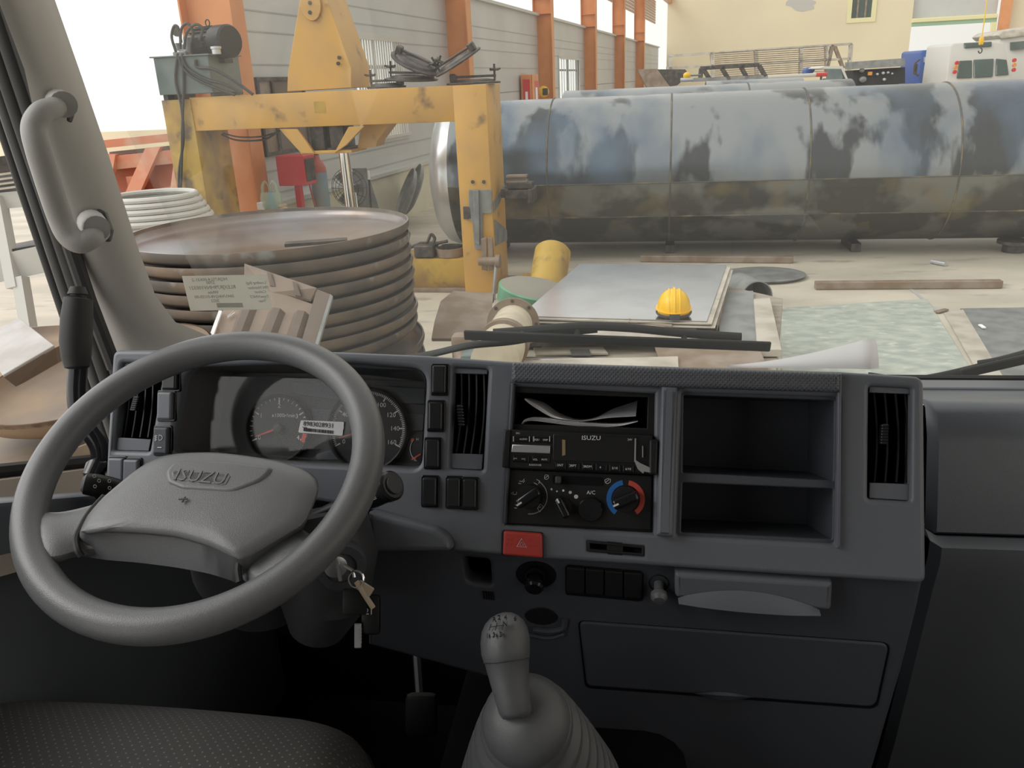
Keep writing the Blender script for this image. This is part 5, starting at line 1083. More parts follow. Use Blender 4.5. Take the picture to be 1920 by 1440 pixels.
# ---- centre pod: pocket, radio, climate panel
t = MB(); t.plate(DP, [(958, 722), (1230, 736), (1226, 1002), (942, 986)], [[(966, 736), (1215, 745), (1213, 803), (962, 795)]], h=-.008, th=.01, bev=.001); podp = t.build('pod_panel', M['black'], dash)
t = MB(); t.recess(DP, [(964, 734), (1217, 743), (1215, 805), (960, 797)], .11, -.012, .06); t.build('storage_pocket', M['void'], podp, 0)
def booklet(front, back, depth, n, gap, name, label, h0=-.016):
    root = thing(name, label, 'paper', DP.P(1090, 797, -.03), 'folded papers in the pocket')
    f2 = bez([V((*p, 0)) for p in front], 8); b2 = bez([V((*p, 0)) for p in back], 8)
    for k in range(n):
        rows = []
        for j in range(2+3):
            s_ = j/4; rows.append([DP.P(p.x+(q.x-p.x)*s_, p.y+(q.y-p.y)*s_ + gap(k, i/len(f2)), h0-depth*s_, h0) for i, (p, q) in enumerate(zip(f2, b2))])
        t = MB(); t.sheet(rows, .0004); t.build('page', M['paper'], root, 60)
    return root
booklet([(984, 747), (1008, 760), (1040, 780), (1078, 789), (1105, 788), (1140, 783), (1192, 780)], [(984, 745), (1010, 754), (1042, 775), (1078, 786), (1112, 783), (1148, 766), (1196, 750)], .07, 5, lambda k, f_: k*2.0*(1-f_)*sin(pi*min(1, f_*2.2+.08)), 'folded_paper', 'white folded papers curling up to the right in the pocket above the radio')
booklet([(977, 795), (985, 786), (1005, 783), (1060, 789), (1110, 794), (1160, 795), (1196, 790)], [(977, 795), (985, 784), (1006, 781), (1060, 787), (1110, 792), (1160, 793), (1196, 788)], .07, 5, lambda k, f_: k*2.2*sin(pi*min(1, f_*1.0+.02))*(.75), 'folded_paper', 'lower white folded papers lying flat on the floor of the pocket above the radio', -.016)
# radio
t = MB(); t.plate(DP, [(955, 805, .002), (1224, 816, .002), (1221, 890, .002), (951, 878, .002)], h=.006, th=.016, bev=.002); rad = t.build('radio', M['black'], podp)
t = MB(); t.plate(DP, [(1037, 814), (1193, 819), (1191, 869), (1036, 863)], h=.0075, th=.003, bev=.001); t.build('display', M['screen'], rad)
t = MB(); t.plate(DP, [(960, 833), (1032, 836), (1031, 851), (958, 848)], h=.009, th=.004, bev=.0015); t.build('volume_bar', M['silver'], rad)
t = MB(); t.plate(DP, [(1054, 824), (1060, 825), (1060, 853), (1054, 855)], h=.0082, th=.0015, bev=0); t.build('display_edge', M['brass'], rad)
for q in [(963, 818, 993, 828), (998, 819, 1032, 829), (962, 854, 992, 866), (998, 855, 1030, 867)]+[(1040+k*25.5, 866+k*1.2, 1061+k*25.5, 879+k*1.2) for k in range(6)]:
    t = MB(); t.plate(DP, [(q[0], q[1], .001), (q[2], q[1]+1, .001), (q[2], q[3]+1, .001), (q[0], q[3], .001)], h=.0085, th=.004, bev=.001); t.build('radio_button', M['gloss'], rad)
t = MB()
HT = .009
t.text(DP, 'ISUZU', *DP.uv(1109, 821), .0075, HT, .0003, wide=1.15)
for tx, x, y, sz in (('24V', 1181, 824, .0036), ('SRC', 973, 812, .003), ('AUDIO', 983, 823, .003), ('EQU', 1008, 824, .0032), ('DISP', 1024, 824.5, .0032), ('|<<', 968, 859, .0032), ('>>|', 983, 860, .0032), ('VOL', 1005, 861, .0032), ('MUTE', 1022, 861, .0028), ('RADIO/USB', 1005, 871, .003), ('1INT', 1051, 871.5, .004), ('2RPT', 1075, 872.5, .004), ('3RDM', 1102, 874, .004), ('4', 1126, 875.5, .004), ('5/10', 1153, 877, .004), ('6/10', 1178, 878.5, .004)):
    t.text(DP, tx, *DP.uv(x, y), sz, HT, .0003)
t.build('radio_print', M['white'], rad, 0); t = MB()
for x in (962, 992, 1000, 1030): t.plate(DP, [(x, 818), (x+1.2, 818), (x+1.2, 828), (x, 828)], h=.0088, th=.0005, bev=0)
t.build('button_mark', M['white'], rad, 0)
t = MB(); t.plate(DP, [(1218, 824, .002), (1234, 825, .002), (1232, 892, .002), (1216, 890, .002)], h=.013, th=.02, bev=.003); t.build('radio_bracket', M['black'], rad)
t = MB(); t.plate(DP, [(945, 806), (957, 806), (953, 877), (941, 876)], h=.009, th=.014, bev=.002); t.build('radio_bracket', M['black'], rad)
t = MB(); t.plate(DP, [(1191, 862), (1200, 868), (1219, 877), (1218, 886), (1208, 884), (1206, 888), (1196, 880), (1190, 866)], h=.0125, th=.001, bev=0); t.plate(DP, [(1190, 822), (1193, 822), (1192, 866), (1189, 866)], h=.0105, th=.001, bev=0); t.build('peeling_film', M['film'], rad, 0)
t = MB(); t.plate(DP, [(1204, 836), (1206, 836), (1206, 858), (1204, 857)], h=.0085, th=.001, bev=0); t.build('usb_port', M['silver'], rad, 0)
# climate panel
t = MB(); t.plate(DP, [(951, 880), (1222, 892), (1220, 994), (946, 980)], h=-.002, th=.006, bev=.001); cp = t.build('climate_panel', M['black'], podp)
def knob(px, py, rb_, a, L_, w, name):
    u, v = DP.uv(px, py); t = MB(); t.lathe(DP.L(u, v, -.002), DP.n, [(0, 0), (rb_, 0), (rb_*.92, .006), (0, .006)], 36); k = t.build(name, M['switch'], cp)
    A = V((cos(a), sin(a))); Bv = V((-A.y, A.x)); q = [(u+A.x*s*L_+Bv.x*w*q_, v+A.y*s*L_+Bv.y*w*q_) for s, q_ in ((-1, -1), (1, -1), (1, 1), (-1, 1))]
    t = MB(); t.plate(DP, [(*p, w*.8) for p in q], h=.02, th=.022, bev=.004, px=False, seg=3); t.build('knob_grip', M['gloss'], k)
    q = [(u+A.x*s*L_+Bv.x*.0011*q_, v+A.y*s*L_+Bv.y*.0011*q_) for s, q_ in ((.98, -1), (.98, 1), (.55, 1), (.55, -1))]
    t = MB(); t.prism([DP.L(*p, .0202) for p in q], DP.n*.0004); t.build('pointer', M['white'], k, 0)
knob(993, 931, .0155, radians(215), .0165, .0065, 'vent_dial'); knob(1056, 950, .0115, radians(118), .0135, .0055, 'fan_dial'); knob(1173, 936, .0165, radians(205), .0165, .0065, 'temperature_dial')
u, v = DP.uv(1107, 955); t = MB(); t.lathe(DP.L(u, v, -.002), DP.n, [(0, 0), (.0155, 0), (.0155, .0045), (.015, .006), (.014, .0068), (.010, .0066), (.006, .0062), (.003, .006), (0, .006)], 40); t.build('ac_button', M['gloss'], cp)
def arc(cx, cy, r0, r1, a0, a1, h, n=24):
    a = [a0+(a1-a0)*k/n for k in range(n+1)]
    return [DP.L(cx+cos(x)*r1, cy+sin(x)*r1, h) for x in a]+[DP.L(cx+cos(x)*r0, cy+sin(x)*r0, h) for x in a[::-1]]
cx, cy = DP.uv(1173, 936)
def arcmesh(cx, cy, r0, r1, a0, a1, h, n=24):
    t = MB(); lo = []; 
    for k in range(n+1):
        x = a0+(a1-a0)*k/n; lo.append([DP.L(cx+cos(x)*r0, cy+sin(x)*r0, h), DP.L(cx+cos(x)*r1, cy+sin(x)*r1, h), DP.L(cx+cos(x)*r1, cy+sin(x)*r1, h+.0005), DP.L(cx+cos(x)*r0, cy+sin(x)*r0, h+.0005)])
    t.loft(lo); return t
arcmesh(cx, cy, .0175, .0235, radians(100), radians(235), -.0019).build('cold_arc', M['blue'], cp, 0)
arcmesh(cx, cy, .0175, .0235, radians(80), radians(-52), -.0019).build('hot_arc', M['redarc'], cp, 0)
cx, cy = DP.uv(993, 931)
arcmesh(cx, cy, .0215, .0225, radians(60), radians(-95), -.0019).build('dial_ring', M['greyprint'], cp, 0)
t = MB()
for x, y, rr in ((1034, 917, .0008), (1044, 921.5, .001), (1056, 920, .0014), (1069, 923.5, .0019), (1080, 931.5, .0026)):
    q = DP.uv(x, y); t.plate(DP, circle(q, rr, 16), h=-.0015, th=.0006, bev=0, px=False)
t.text(DP, 'A/C', *DP.uv(1108, 924), .0065, -.0015, .0003)
def sk(pts, rr=.00035): t.tube([DP.P(*p, -.0016) for p in pts], rr, 5)
sk([(974, 902), (979, 903), (983, 898)]); sk([(972, 906), (977, 907)]); sk([(981, 905), (984, 901)])
sk([(962, 922), (962, 927), (968, 927), (969, 922)]); sk([(958, 924), (960, 926)])
sk([(966, 946), (971, 949), (975, 945)]); sk([(964, 952), (969, 953)])
sk([(1006, 899), (1012, 902), (1010, 907)]); sk([(1001, 905), (1008, 909)])
sk([(1021, 893), (1023, 890), (1028, 891), (1029, 896), (1025, 899), (1021, 898), (1021, 893)]); sk([(1022, 896), (1028, 892)])
sk([(1134, 900), (1140, 897), (1145, 899), (1144, 904), (1139, 907), (1135, 905), (1134, 900)]); sk([(1136, 904), (1142, 899)])
sk([(1032, 917), (1036, 918)]); sk([(1034, 915), (1034, 920)])
sk([(1008, 953), (1013, 945), (1019, 950), (1012, 960), (1008, 953)]); sk([(1011, 952), (1014, 950)])
t.build('climate_print', M['white'], cp)
t = MB(); t.plate(DP, [(1036, 891, .002), (1130, 895, .002), (1130, 911, .002), (1036, 907, .002)], h=-.001, th=.003, bev=0); sl_ = t.build('slider_slot', M['void'], cp)
t = MB(); t.plate(DP, [(1041, 893, .002), (1052, 894, .002), (1051, 908, .002), (1040, 907, .002)], h=.012, th=.014, bev=.002); t.build('slider_knob', M['sealgrey'], sl_)

# open cubbies
t = MB(); t.plate(DP, [(1275, 733), (1575, 742), (1570, 1023), (1264, 1007)], [[(1282, 741, .002), (1564, 751, .002), (1562, 901, .002), (1280, 886, .002)], [(1280, 905, .002), (1562, 917, .002), (1560, 1011, .002), (1277, 998, .002)]], h=-.006, th=.008, bev=.002); cubf = t.build('cubby_frame', M['dashlow'], dash)
t = MB(); t.recess(DP, [(1280, 739), (1566, 749), (1564, 903), (1278, 888)], .13, -.010, .05); t.build('cubby', M['dashlow'], cubf, 0)
t = MB(); t.recess(DP, [(1278, 903), (1564, 915), (1562, 1013), (1275, 1000)], .13, -.010, .05); t.build('cubby', M['dashlow'], cubf, 0)
# slot and hazard switch
t = MB(); t.recess(DP, slot, .03, -.004); sl2 = t.build('card_slot', M['void'], dash, 0)
t = MB(); t.plate(DP, [(1101, 1014), (1207, 1024), (1207, 1043), (1101, 1034)], [[(1106, 1019), (1203, 1028), (1203, 1038), (1106, 1029)]], h=.001, th=.003, bev=.001); t.plate(DP, [(1138, 1011, .003), (1168, 1014, .003), (1168, 1047, .004), (1138, 1044, .004)], [[(1136, 1020), (1170, 1023), (1170, 1036), (1136, 1033)]] if False else [], h=-.001, th=.003, bev=.001); t.build('slot_rim', M['black'], sl2)
t = MB(); t.plate(DP, [(944, 996, .003), (1016, 1001, .004), (1017, 1047, .003), (942, 1041, .003)], h=.008, th=.016, bev=.003, seg=3); hz = t.build('hazard_switch', M['red'], dash)
t = MB(); t.plate(DP, [(940, 993, .004), (1019, 998, .004), (1020, 1046, .003), (939, 1041, .003)], h=.001, th=.004, bev=.001); t.build('switch_surround', M['black'], hz)
def outline(fr, pts, h, rr): 
    t.tube([fr.P(*p, h) for p in pts], rr, 6, True)
t = MB(); outline(DP, [(978, 1010), (987, 1026), (969, 1025)], .0082, .0006); outline(DP, [(978, 1016), (982, 1023), (974, 1022.5)], .0082, .0004); t.build('warning_triangle', M['white'], hz)
t = MB()
for x, y in ((951, 1010), (959, 1011), (951, 1019), (959, 1020), (995, 1013), (1003, 1013.5), (995, 1022), (1003, 1022.5)): t.ball(DP.P(x, y, .0082), .0008, n=8)
t.build('grip_dot', M['red'], hz)

# knee cover beside the column
t = MB(); t.plate(DP, [(688, 958, .004), (815, 990, .02), (842, 1012, .02), (846, 1034, .006), (692, 1036, .01)], h=.022, th=.04, bev=.008, seg=3); t.build('knee_cover', M['dash'], dash)
# ---- lower dash
LPF = Fr(DP.P(1300, 1100, -.035), (1, 0, 0), (0, -.02, 1))
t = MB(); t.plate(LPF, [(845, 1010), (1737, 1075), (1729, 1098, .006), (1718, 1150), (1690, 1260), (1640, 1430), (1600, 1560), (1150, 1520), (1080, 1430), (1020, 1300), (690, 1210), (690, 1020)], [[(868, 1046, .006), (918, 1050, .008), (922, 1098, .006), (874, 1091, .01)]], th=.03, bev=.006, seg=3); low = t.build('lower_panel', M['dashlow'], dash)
t = MB(); t.recess(LPF, [(866, 1044), (920, 1049), (924, 1100), (872, 1093)], .06, -.006); t.build('blank_opening', M['void'], low, 0)
t = MB()
for k in range(5): a, b = LPF.P(906+k*4.5, 1108+k*.5, .001), LPF.P(908+k*4.5, 1123+k*.5, .001); t.tube([a, b], .0009, 5)
t.build('grille', M['void'], low)
u, v = LPF.uv(1005, 1077)
t = MB(); t.plate(LPF, circle((u, v), .026, 40, .02), h=.002, th=.006, bev=.001, px=False); li = t.build('lighter_socket', M['void'], low)
t = MB(); t.lathe(LPF.L(u, v+.003, .002), LPF.n, [(0, 0), (.0125, 0), (.0125, .008), (.011, .008), (.011, .002), (0, .002)], 32, False); t.build('socket_ring', M['gloss'], li)
t = MB(); t.lathe(LPF.L(u-.001, v-.006, .004), (LPF.n-LPF.ey*.3), [(0, 0), (.0115, 0), (.0125, .012), (.010, .015), (0, .015)], 32); t.build('lighter_knob', M['gloss'], li)
t = MB(); t.plate(LPF, [(1059, 1062, .004), (1207, 1075, .004), (1206, 1129, .006), (1060, 1116, .004)], h=.002, th=.004, bev=.001); sb_ = t.build('switch_bank', M['void'], low)
for k in range(4):
    x = 1062+k*36; y = 1064+k*3.1; t = MB(); t.plate(LPF, [(x, y, .002), (x+34, y+3, .002), (x+33.5, y+51, .003), (x, y+48, .003)], h=.008, th=.008, bev=.002); t.build('blank_switch', M['gloss'] if False else M['black'], sb_)
u, v = LPF.uv(1235, 1093); t = MB(); t.plate(LPF, circle((u, v), .0125, 32), [circle((u, v), .0115, 32)], h=.0015, th=.004, bev=.0005, px=False); hk_ = t.build('pull_knob', M['black'], low)
t = MB(); t.lathe(LPF.L(u, v, 0), LPF.n-LPF.ey*.35, [(0, 0), (.006, 0), (.006, .012), (.010, .016), (.0105, .022), (.007, .027), (0, .028)], 28); t.build('knob_head', M['wheel'], hk_)
t = MB(); t.plate(LPF, [(1266, 1076, .004), (1562, 1094, .004), (1559, 1147, .006), (1266, 1122, .006)], h=.022, th=.04, bev=.006, seg=3); dr = t.build('ashtray_drawer', M['dash'], low)
t = MB()
a_ = [LPF.uv(1272+ (1535-1272)*k/16, 1124+(1146-1124)*k/16 - 26*sin(pi*k/16)**.8, .023) for k in range(17)]; b_ = [LPF.uv(1272+(1535-1272)*k/16, 1124+(1146-1124)*k/16+3*sin(pi*k/16), .023) for k in range(17)]
t.sheet([[LPF.L(*p, .0222) for p in a_], [LPF.L((p[0]+q[0])/2, (p[1]+q[1])/2, .030) for p, q in zip(a_, b_)], [LPF.L(*q, .034) for q in b_]], .002); t.build('drawer_lip', M['dash'], dr, 60)
t = MB(); t.plate(LPF, [(1086, 1166, .008), (1668, 1208, .012), (1642, 1327, .012), (1100, 1287, .008)], h=.0035, th=.01, bev=.003, seg=3); gb = t.build('glovebox_lid', M['dashlow'], low)
t = MB(); t.plate(LPF, [(1083, 1163, .009), (1671, 1205, .013), (1645, 1330, .013), (1097, 1290, .009)], h=.0008, th=.004, bev=0); t.build('lid_gap', M['void'], gb)
t = MB(); t.sheet([[LPF.P(1310+95*k/10, 1301+6*k/10+dy*sin(pi*k/10), hh) for k in range(11)] for dy, hh in ((-5, .0045), (0, .010), (7, .0045))], .001); t.build('lid_handle', M['dash'], gb, 60)
t = MB(); u, v = LPF.uv(1015, 1155); t.plate(LPF, circle((u, v), .022, 36, .014), h=.001, th=.004, bev=.001, px=False); t.build('plug_cover', M['black'], low)
t = MB(); t.tube(bez([LPF.P(*p, .002) for p in [(1000, 1180), (1030, 1183), (1055, 1178), (1060, 1160)]], 6), .004, 8); t.tube(bez([LPF.P(*p, .002) for p in [(990, 1190), (1030, 1196), (1058, 1188)]], 6), .003, 8); t.build('moulded_ridge', M['dashlow'], low)

# ---- passenger side panel
prf = [(713, 1.345), (722, 1.325), (741, 1.27), (748, 1.215), (757, 1.19), (775, 1.172), (830, 1.15), (960, 1.12), (1000, 1.112), (1003, 1.125)]
prf2 = [(1006, 1.125), (1008, 1.108), (1030, 1.086), (1060, 1.084), (1110, 1.095), (1250, 1.12), (1400, 1.15), (1560, 1.2)]
for nm, pr, mm in (('passenger_panel', prf, 'dash'), ('passenger_lower_panel', prf2, 'dash')):
    pts = [yy(1850, p, Yv) for p, Yv in pr]; rows = []
    for s_ in (.425, .435, .6, .8, RXW-.01): rows.append([V((s_, p.y+(.02 if s_ < .43 else 0), p.z)) for p in pts])
    t = MB(); t.sheet(rows, .006); t.build(nm, M[mm], dash, 50)
t = MB(); p = yy(1850, 731, 1.30); t.tube([V((.43, p.y, p.z)), V((RXW-.02, p.y, p.z))], .004, 8); t.build('ledge_bead', M['lightgrey'] if False else M['dash'], dash)
u = yy(1710, 1385, 1.16); t = MB(); t.recess(Fr(u, (1, 0, 0), Z), rect(-.03, .03, -.03, .03), .03, .0, 0, False); t.build('screw_recess', M['void'], dash, 0)

# ---- paper on top of the dash
pp = DP.L(*DP.uv(1500, 700), 0)
pr_ = thing('paper_roll', 'white sheet of paper curling on top of the dashboard brow, right of the wiper', 'paper', dp(1500, 700, 1.07))
rows = []
for k in range(17):
    f_ = k/16; x = 1364+(1630-1364)*f_; yb = 689+3*f_; yt = 684-(f_**1.55)*50; d_ = 1.10
    row = []
    for j in range(9):
        s_ = j/8; bow = sin(pi*s_)*.018*f_; yv = yb+(yt-yb)*s_
        row.append(dp(x, yv, d_+.06*f_*(s_-.5)*1.2-bow))
    rows.append(row)
for k in range(1, 7):
    f_ = 1; a = k/6; row = []
    for j in range(9):
        s_ = j/8; yv = 692+(634-692)*s_; row.append(dp(1630+18*sin(a*pi/2)*(1-.35*s_*s_), yv+a*(6*s_-2), 1.10+.06*(s_-.5)*1.2-sin(pi*s_)*.018+a*.03))
    rows.append(row)
t = MB(); t.grid(rows); t.build('sheet', M['rollpaper'], pr_, 70)

# ---- steering wheel
WC = dp(379, 877, .9005); az, el = radians(2.17), radians(60.98)
wn = V((sin(az)*cos(el), -cos(az)*cos(el), sin(el))); WF = Fr(WC, V((1, 0, 0))-wn*wn.x, wn.cross(V((1, 0, 0))))
wheel = thing('steering_wheel', 'large grey two-spoke truck steering wheel with embossed hub', 'steering wheel', WC)
RR, rt_ = .1825, .0178
t = MB(); t.tube([WF.L(RR*cos(2*pi*k/96), RR*sin(2*pi*k/96)) for k in range(96)], rt_, 24, True); t.build('rim', M['wheel'], wheel, 60)
def wl(pxs, h): return [WF.P(*p, h) for p in pxs]
def res(loop, n=64):                       # even resample of a closed pixel loop (Catmull-Rom)
    ps = [V((*p, 0)) for p in loop]; N = len(ps); out = []
    L_ = [(ps[(i+1) % N]-ps[i]).length for i in range(N)]; T_ = sum(L_)
    for k in range(n):
        s_ = T_*k/n; i = 0
        while s_ > L_[i]: s_ -= L_[i]; i += 1
        f_ = s_/L_[i]; a, b, c_, d = ps[i-1], ps[i], ps[(i+1) % N], ps[(i+2) % N]
        lin = b+(c_-b)*f_; cr = .5*((2*b)+(c_-a)*f_+(2*a-5*b+4*c_-d)*f_*f_+(-a+3*b-3*c_+d)*f_**3)
        q = lin*.55+cr*.45; out.append((q.x, q.y))
    return out
topL = res([(305, 855), (345, 849), (400, 848), (460, 854), (520, 864), (572, 880), (596, 900), (598, 920), (588, 948), (572, 982), (520, 1015), (456, 1052), (440, 1048), (390, 1025), (330, 1008), (260, 1001), (200, 999), (152, 1002), (150, 995), (165, 965), (196, 930), (250, 885), (280, 865)])
botL = res([(300, 875), (345, 869), (400, 868), (460, 872), (520, 880), (566, 893), (584, 910), (586, 930), (578, 960), (566, 1000), (520, 1045), (452, 1094), (432, 1088), (390, 1075), (330, 1064), (260, 1055), (200, 1050), (150, 1042), (146, 1030), (158, 1000), (190, 955), (250, 900), (280, 882)])
ctr = V((370, 940))
def shrink(L_, f_): return [(ctr.x+(x-ctr.x)*f_, ctr.y+(y-ctr.y)*f_) for x, y in L_]
t = MB(); t.loft([wl(botL, -.045), wl(botL, -.012), wl(topL, .012), wl(shrink(topL, .985), .0165), wl(shrink(topL, .95), .019), wl(shrink(topL, .8), .0225), wl(shrink(topL, .5), .0235), wl(shrink(topL, .2), .024)], True, True)
hub = t.build('hub_pad', M['wheel'], wheel, 50)
# raised logo field with lettering
q = [(322, 884), (330, 879), (428, 887), (432, 893), (424, 908), (416, 909), (330, 899), (323, 894)]
t = MB(); t.plate(WF, [(308, 882, .012), (330, 860, .02), (430, 864, .02), (514, 874, .02), (492, 900, .03), (436, 922, .03), (340, 916, .02), (312, 904, .012)], h=.0256, th=.009, bev=.0042, seg=5); t.build('logo_field', M['wheel'], hub, 60)
hh = .0263
t = MB(); t.plate(WF, [(*p, .002) for p in q], [[(327, 884), (427, 891), (421, 905), (328, 896)]], h=hh, th=.004, bev=.0008)
u, v = WF.uv(376, 894, hh); a_, b_ = WF.uv(330, 889, hh), WF.uv(424, 898, hh); rot_ = atan2(b_[1]-a_[1], b_[0]-a_[0])
t.text(WF, 'ISUZU', u, v-.0005, .0205, hh-.0008, .003, rot=rot_, wide=1.02); t.build('hub_emblem', M['wheel'], hub)
t = MB(); u, v = WF.uv(344, 937, hh); t.tube([WF.L(u-.005, v, hh+.0005), WF.L(u+.004, v+.001, hh+.0005)], .0009, 6); t.tube([WF.L(u, v-.003, hh+.0005), WF.L(u+.001, v+.003, hh+.0005)], .0009, 6); t.build('horn_mark', M['sealgrey'], hub)
# seam lines and spokes
for L_, nm in (([(196, 931), (168, 962), (150, 993), (143, 1012), (146, 1032), (153, 1043)], 0), ([(575, 976), (535, 982), (490, 1003), (455, 1040), (446, 1065), (449, 1092)], 1)):
    t = MB(); t.tube(bez([WF.P(*p, .006 if 0 < i < 5 else .002) for i, p in enumerate(L_)], 5), .0035, 8); t.build('hub_seam', M['rubber'], wheel)
def spoke(loops):
    t = MB(); t.loft([[WF.P(*p, h) for p, h in l] for l in loops], True, True)
    return t.build('spoke', M['wheel'], wheel, 70, 2)
spoke([[((62, 950), .012), ((62, 1060), .012), ((62, 1060), -.014), ((62, 950), -.014)], [((92, 958), .013), ((105, 1064), .010), ((105, 1064), -.014), ((92, 958), -.014)], [((130, 955), .011), ((130, 1052), .004), ((130, 1052), -.016), ((130, 955), -.016)], [((190, 938), .012), ((160, 1046), .0), ((160, 1046), -.022), ((190, 938), -.022)], [((240, 920), .01), ((220, 1050), -.004), ((220, 1050), -.03), ((240, 920), -.03)]])
spoke([[((650, 1000), .010), ((505, 1130), .010), ((505, 1130), -.014), ((650, 1000), -.014)], [((622, 1003), .015), ((482, 1116), .013), ((482, 1116), -.014), ((622, 1003), -.014)], [((592, 1003), .015), ((464, 1102), .008), ((464, 1102), -.016), ((592, 1003), -.016)], [((574, 988), .013), ((448, 1090), .003), ((448, 1090), -.022), ((574, 988), -.022)], [((530, 965), .01), ((420, 1060), -.004), ((420, 1060), -.03), ((530, 965), -.03)]])
# column shroud, ignition, stalks
cs = thing('steering_column', 'dark steering column shroud below the wheel with the ignition lock', 'steering column', WC-wn*.25)
t = MB(); t.tube([WC-wn*.05, WC-wn*.12, WC-wn*.18, WC-wn*.24], [.045, .065, .08, .08], 28); t.tube([dp(600, 960, 1.0), dp(615, 1040, 1.0), dp(607, 1120, 1.0), dp(595, 1175, 1.02)], [.055, .06, .054, .035], 24); t.build('shroud', M['shroud'], cs)
IG = Fr(dp(640, 1066, .945), (RT*.75+fw*-.2+UP*.1), UP)
IG = Fr(dp(640, 1066, .945), V((.86, .45, 0)), V((0, .12, 1)))
t = MB(); t.lathe(IG.o-IG.n*.05, IG.n, [(0, 0), (.030, 0), (.030, .045), (.027, .05), (.018, .05), (.018, .046), (0, .046)], 32); ig = t.build('ignition_lock', M['dashlow'], cs)
t = MB(); t.lathe(IG.L(-.006, .004, -.006), IG.n, [(0, 0), (.013, 0), (.013, .008), (.011, .009), (0, .009)], 24); t.build('lock_barrel', M['silver'], ig)
def stalk(pts, r, name):
    t = MB(); t.tube([dp(*p) for p in pts], r, 24); return t.build(name, M['black'], cs)
sR = stalk([(560, 985, 1.0), (640, 950, .99), (680, 935, .985), (700, 926, .98), (716, 919, .975), (727, 914, .97)], [.008, .010, .014, .0165, .0165, .0165], 'wiper_stalk')
t = MB(); a, b = dp(724, 915, .971), dp(738, 909, .963); t.tube([a, a+(b-a)*.15, a+(b-a)*.8, b], [.0165, .018, .018, .0155], 28); t.build('stalk_cap', M['switch'], sR)
t = MB(); t.tube([b, b+(b-a)*.2], .011, 24); t.build('end_button', M['sealgrey'], sR)
t = MB(); f3 = Fr(dp(703, 935, .96), RT, UP); t.text(f3, '=', 0, 0, .008, 0, .0004, rot=.4); t.build('stalk_print', M['white'], sR, 0)
sL = stalk([(260, 930, 1.0), (222, 920, .99), (200, 914, .985), (175, 909, .98), (160, 907, .978), (154, 906, .976)], [.012, .0135, .0135, .0135, .0125, .008], 'lamp_stalk')
t = MB(); f3 = Fr(dp(182, 906, .965), RT*.98+UP*-.1, UP); 
for k, (x, y) in enumerate(((-.004, .008), (.002, .003), (-.002, -.004), (.014, .004), (.015, -.004))): t.tube([f3.L(x+cos(a*pi/5)*.0018, y+sin(a*pi/5)*.0018, 0) for a in range(10)], .0003, 5, True)
t.build('stalk_print', M['white'], sL)
# keys
ky = thing('key_bunch', 'bunch of keys hanging from the ignition, with a metal ring and a pale tag', 'keys', dp(670, 1210, .93))
t = MB(); p = IG.L(-.004, .003, .006); t.rbox(p, (.004, .022, .02), (IG.ex, IG.ey, IG.n), .001, 1); t.build('ignition_key', M['silver'], ky)
t = MB(); t.tube(bez([dp(*q, .925) for q in [(645, 1060), (655, 1066), (662, 1072), (664, 1082)]], 5), .0022, 8); t.build('key_bow', M['chrome'], ky)
rc = dp(668, 1086, .922)
t = MB(); t.tube([rc+(RT*cos(a*pi/16)+UP*sin(a*pi/16)*1.1)*.0085 for a in range(32)], .0012, 6, True); t.build('key_ring', M['chrome'], ky)
f4 = Fr(dp(684, 1103, .925), RT*.8+UP*-.5, UP*.8+RT*.5)
t = MB(); t.rbox(f4.o, (.019, .011, .003), (f4.ex, f4.ey, f4.n), .001, 1); t.tube([dp(668, 1090, .922), dp(690, 1125, .924), dp(700, 1140, .926)], .003, 6, sq=.4); t.build('paper_tag', M['wood'], ky)
t = MB(); t.rbox(dp(665, 1128, .93), (.028, .006, .03), (RT, fw, UP), .003, 2); t.rbox(dp(695, 1152, .935), (.022, .006, .045), (RT, fw, UP), .004, 2); t.build('key_fob', M['black'], ky)
f5 = Fr(dp(692, 1147, .93), RT, UP); t = MB(); t.text(f5, '21', 0, 0, .010, 0, .0004); t.build('fob_print', M['white'], ky, 0)
t = MB(); t.rbox(dp(671, 1192, .93), (.008, .002, .028), (RT, fw, UP), .001, 1); 
for k in range(5): t.box(dp(675.5, 1180+k*6, .93), (.003, .002, .002), (RT, fw, UP))
t.build('spare_key', M['silver'], ky)

# ---- gear lever
gl = thing('gear_lever', 'grey gear lever with a tall knob on a ribbed rubber boot', 'gear lever', dp(1000, 1440, .82))
kn = [(946, 1148, 3, .872), (946, 1150, 14, .871), (945.5, 1156, 26, .869), (945.5, 1166, 36, .866), (946, 1180, 43, .863), (947, 1200, 46.5, .86), (948, 1222, 46, .857), (950, 1238, 43, .855), (950.5, 1240, 42, .855), (955, 1275, 37, .85), (961, 1310, 33, .846), (966, 1334, 31, .843), (968, 1345, 26, .842)]
t = MB(); ax_ = (dp(948, 1160, .868)-dp(966, 1334, .843)).normalized(); e1 = RT-ax_*RT.dot(ax_); e1.normalize(); e2 = ax_.cross(e1)
t.loft([[dp(x, y, d_)+(e1*cos(2*pi*k/32)+e2*sin(2*pi*k/32))*(r_*d_/F) for k in range(32)] for x, y, r_, d_ in kn]); kb = t.build('shift_knob', M['knob'], gl, 70)
t = MB(); x, y, r_, d_ = kn[7]; t.tube([dp(x, y, d_)+(e1*cos(2*pi*k/32)+e2*sin(2*pi*k/32))*(r_*d_/F+.0001) for k in range(32)], .0006, 6, True); t.build('knob_seam', M['sealgrey'], kb)
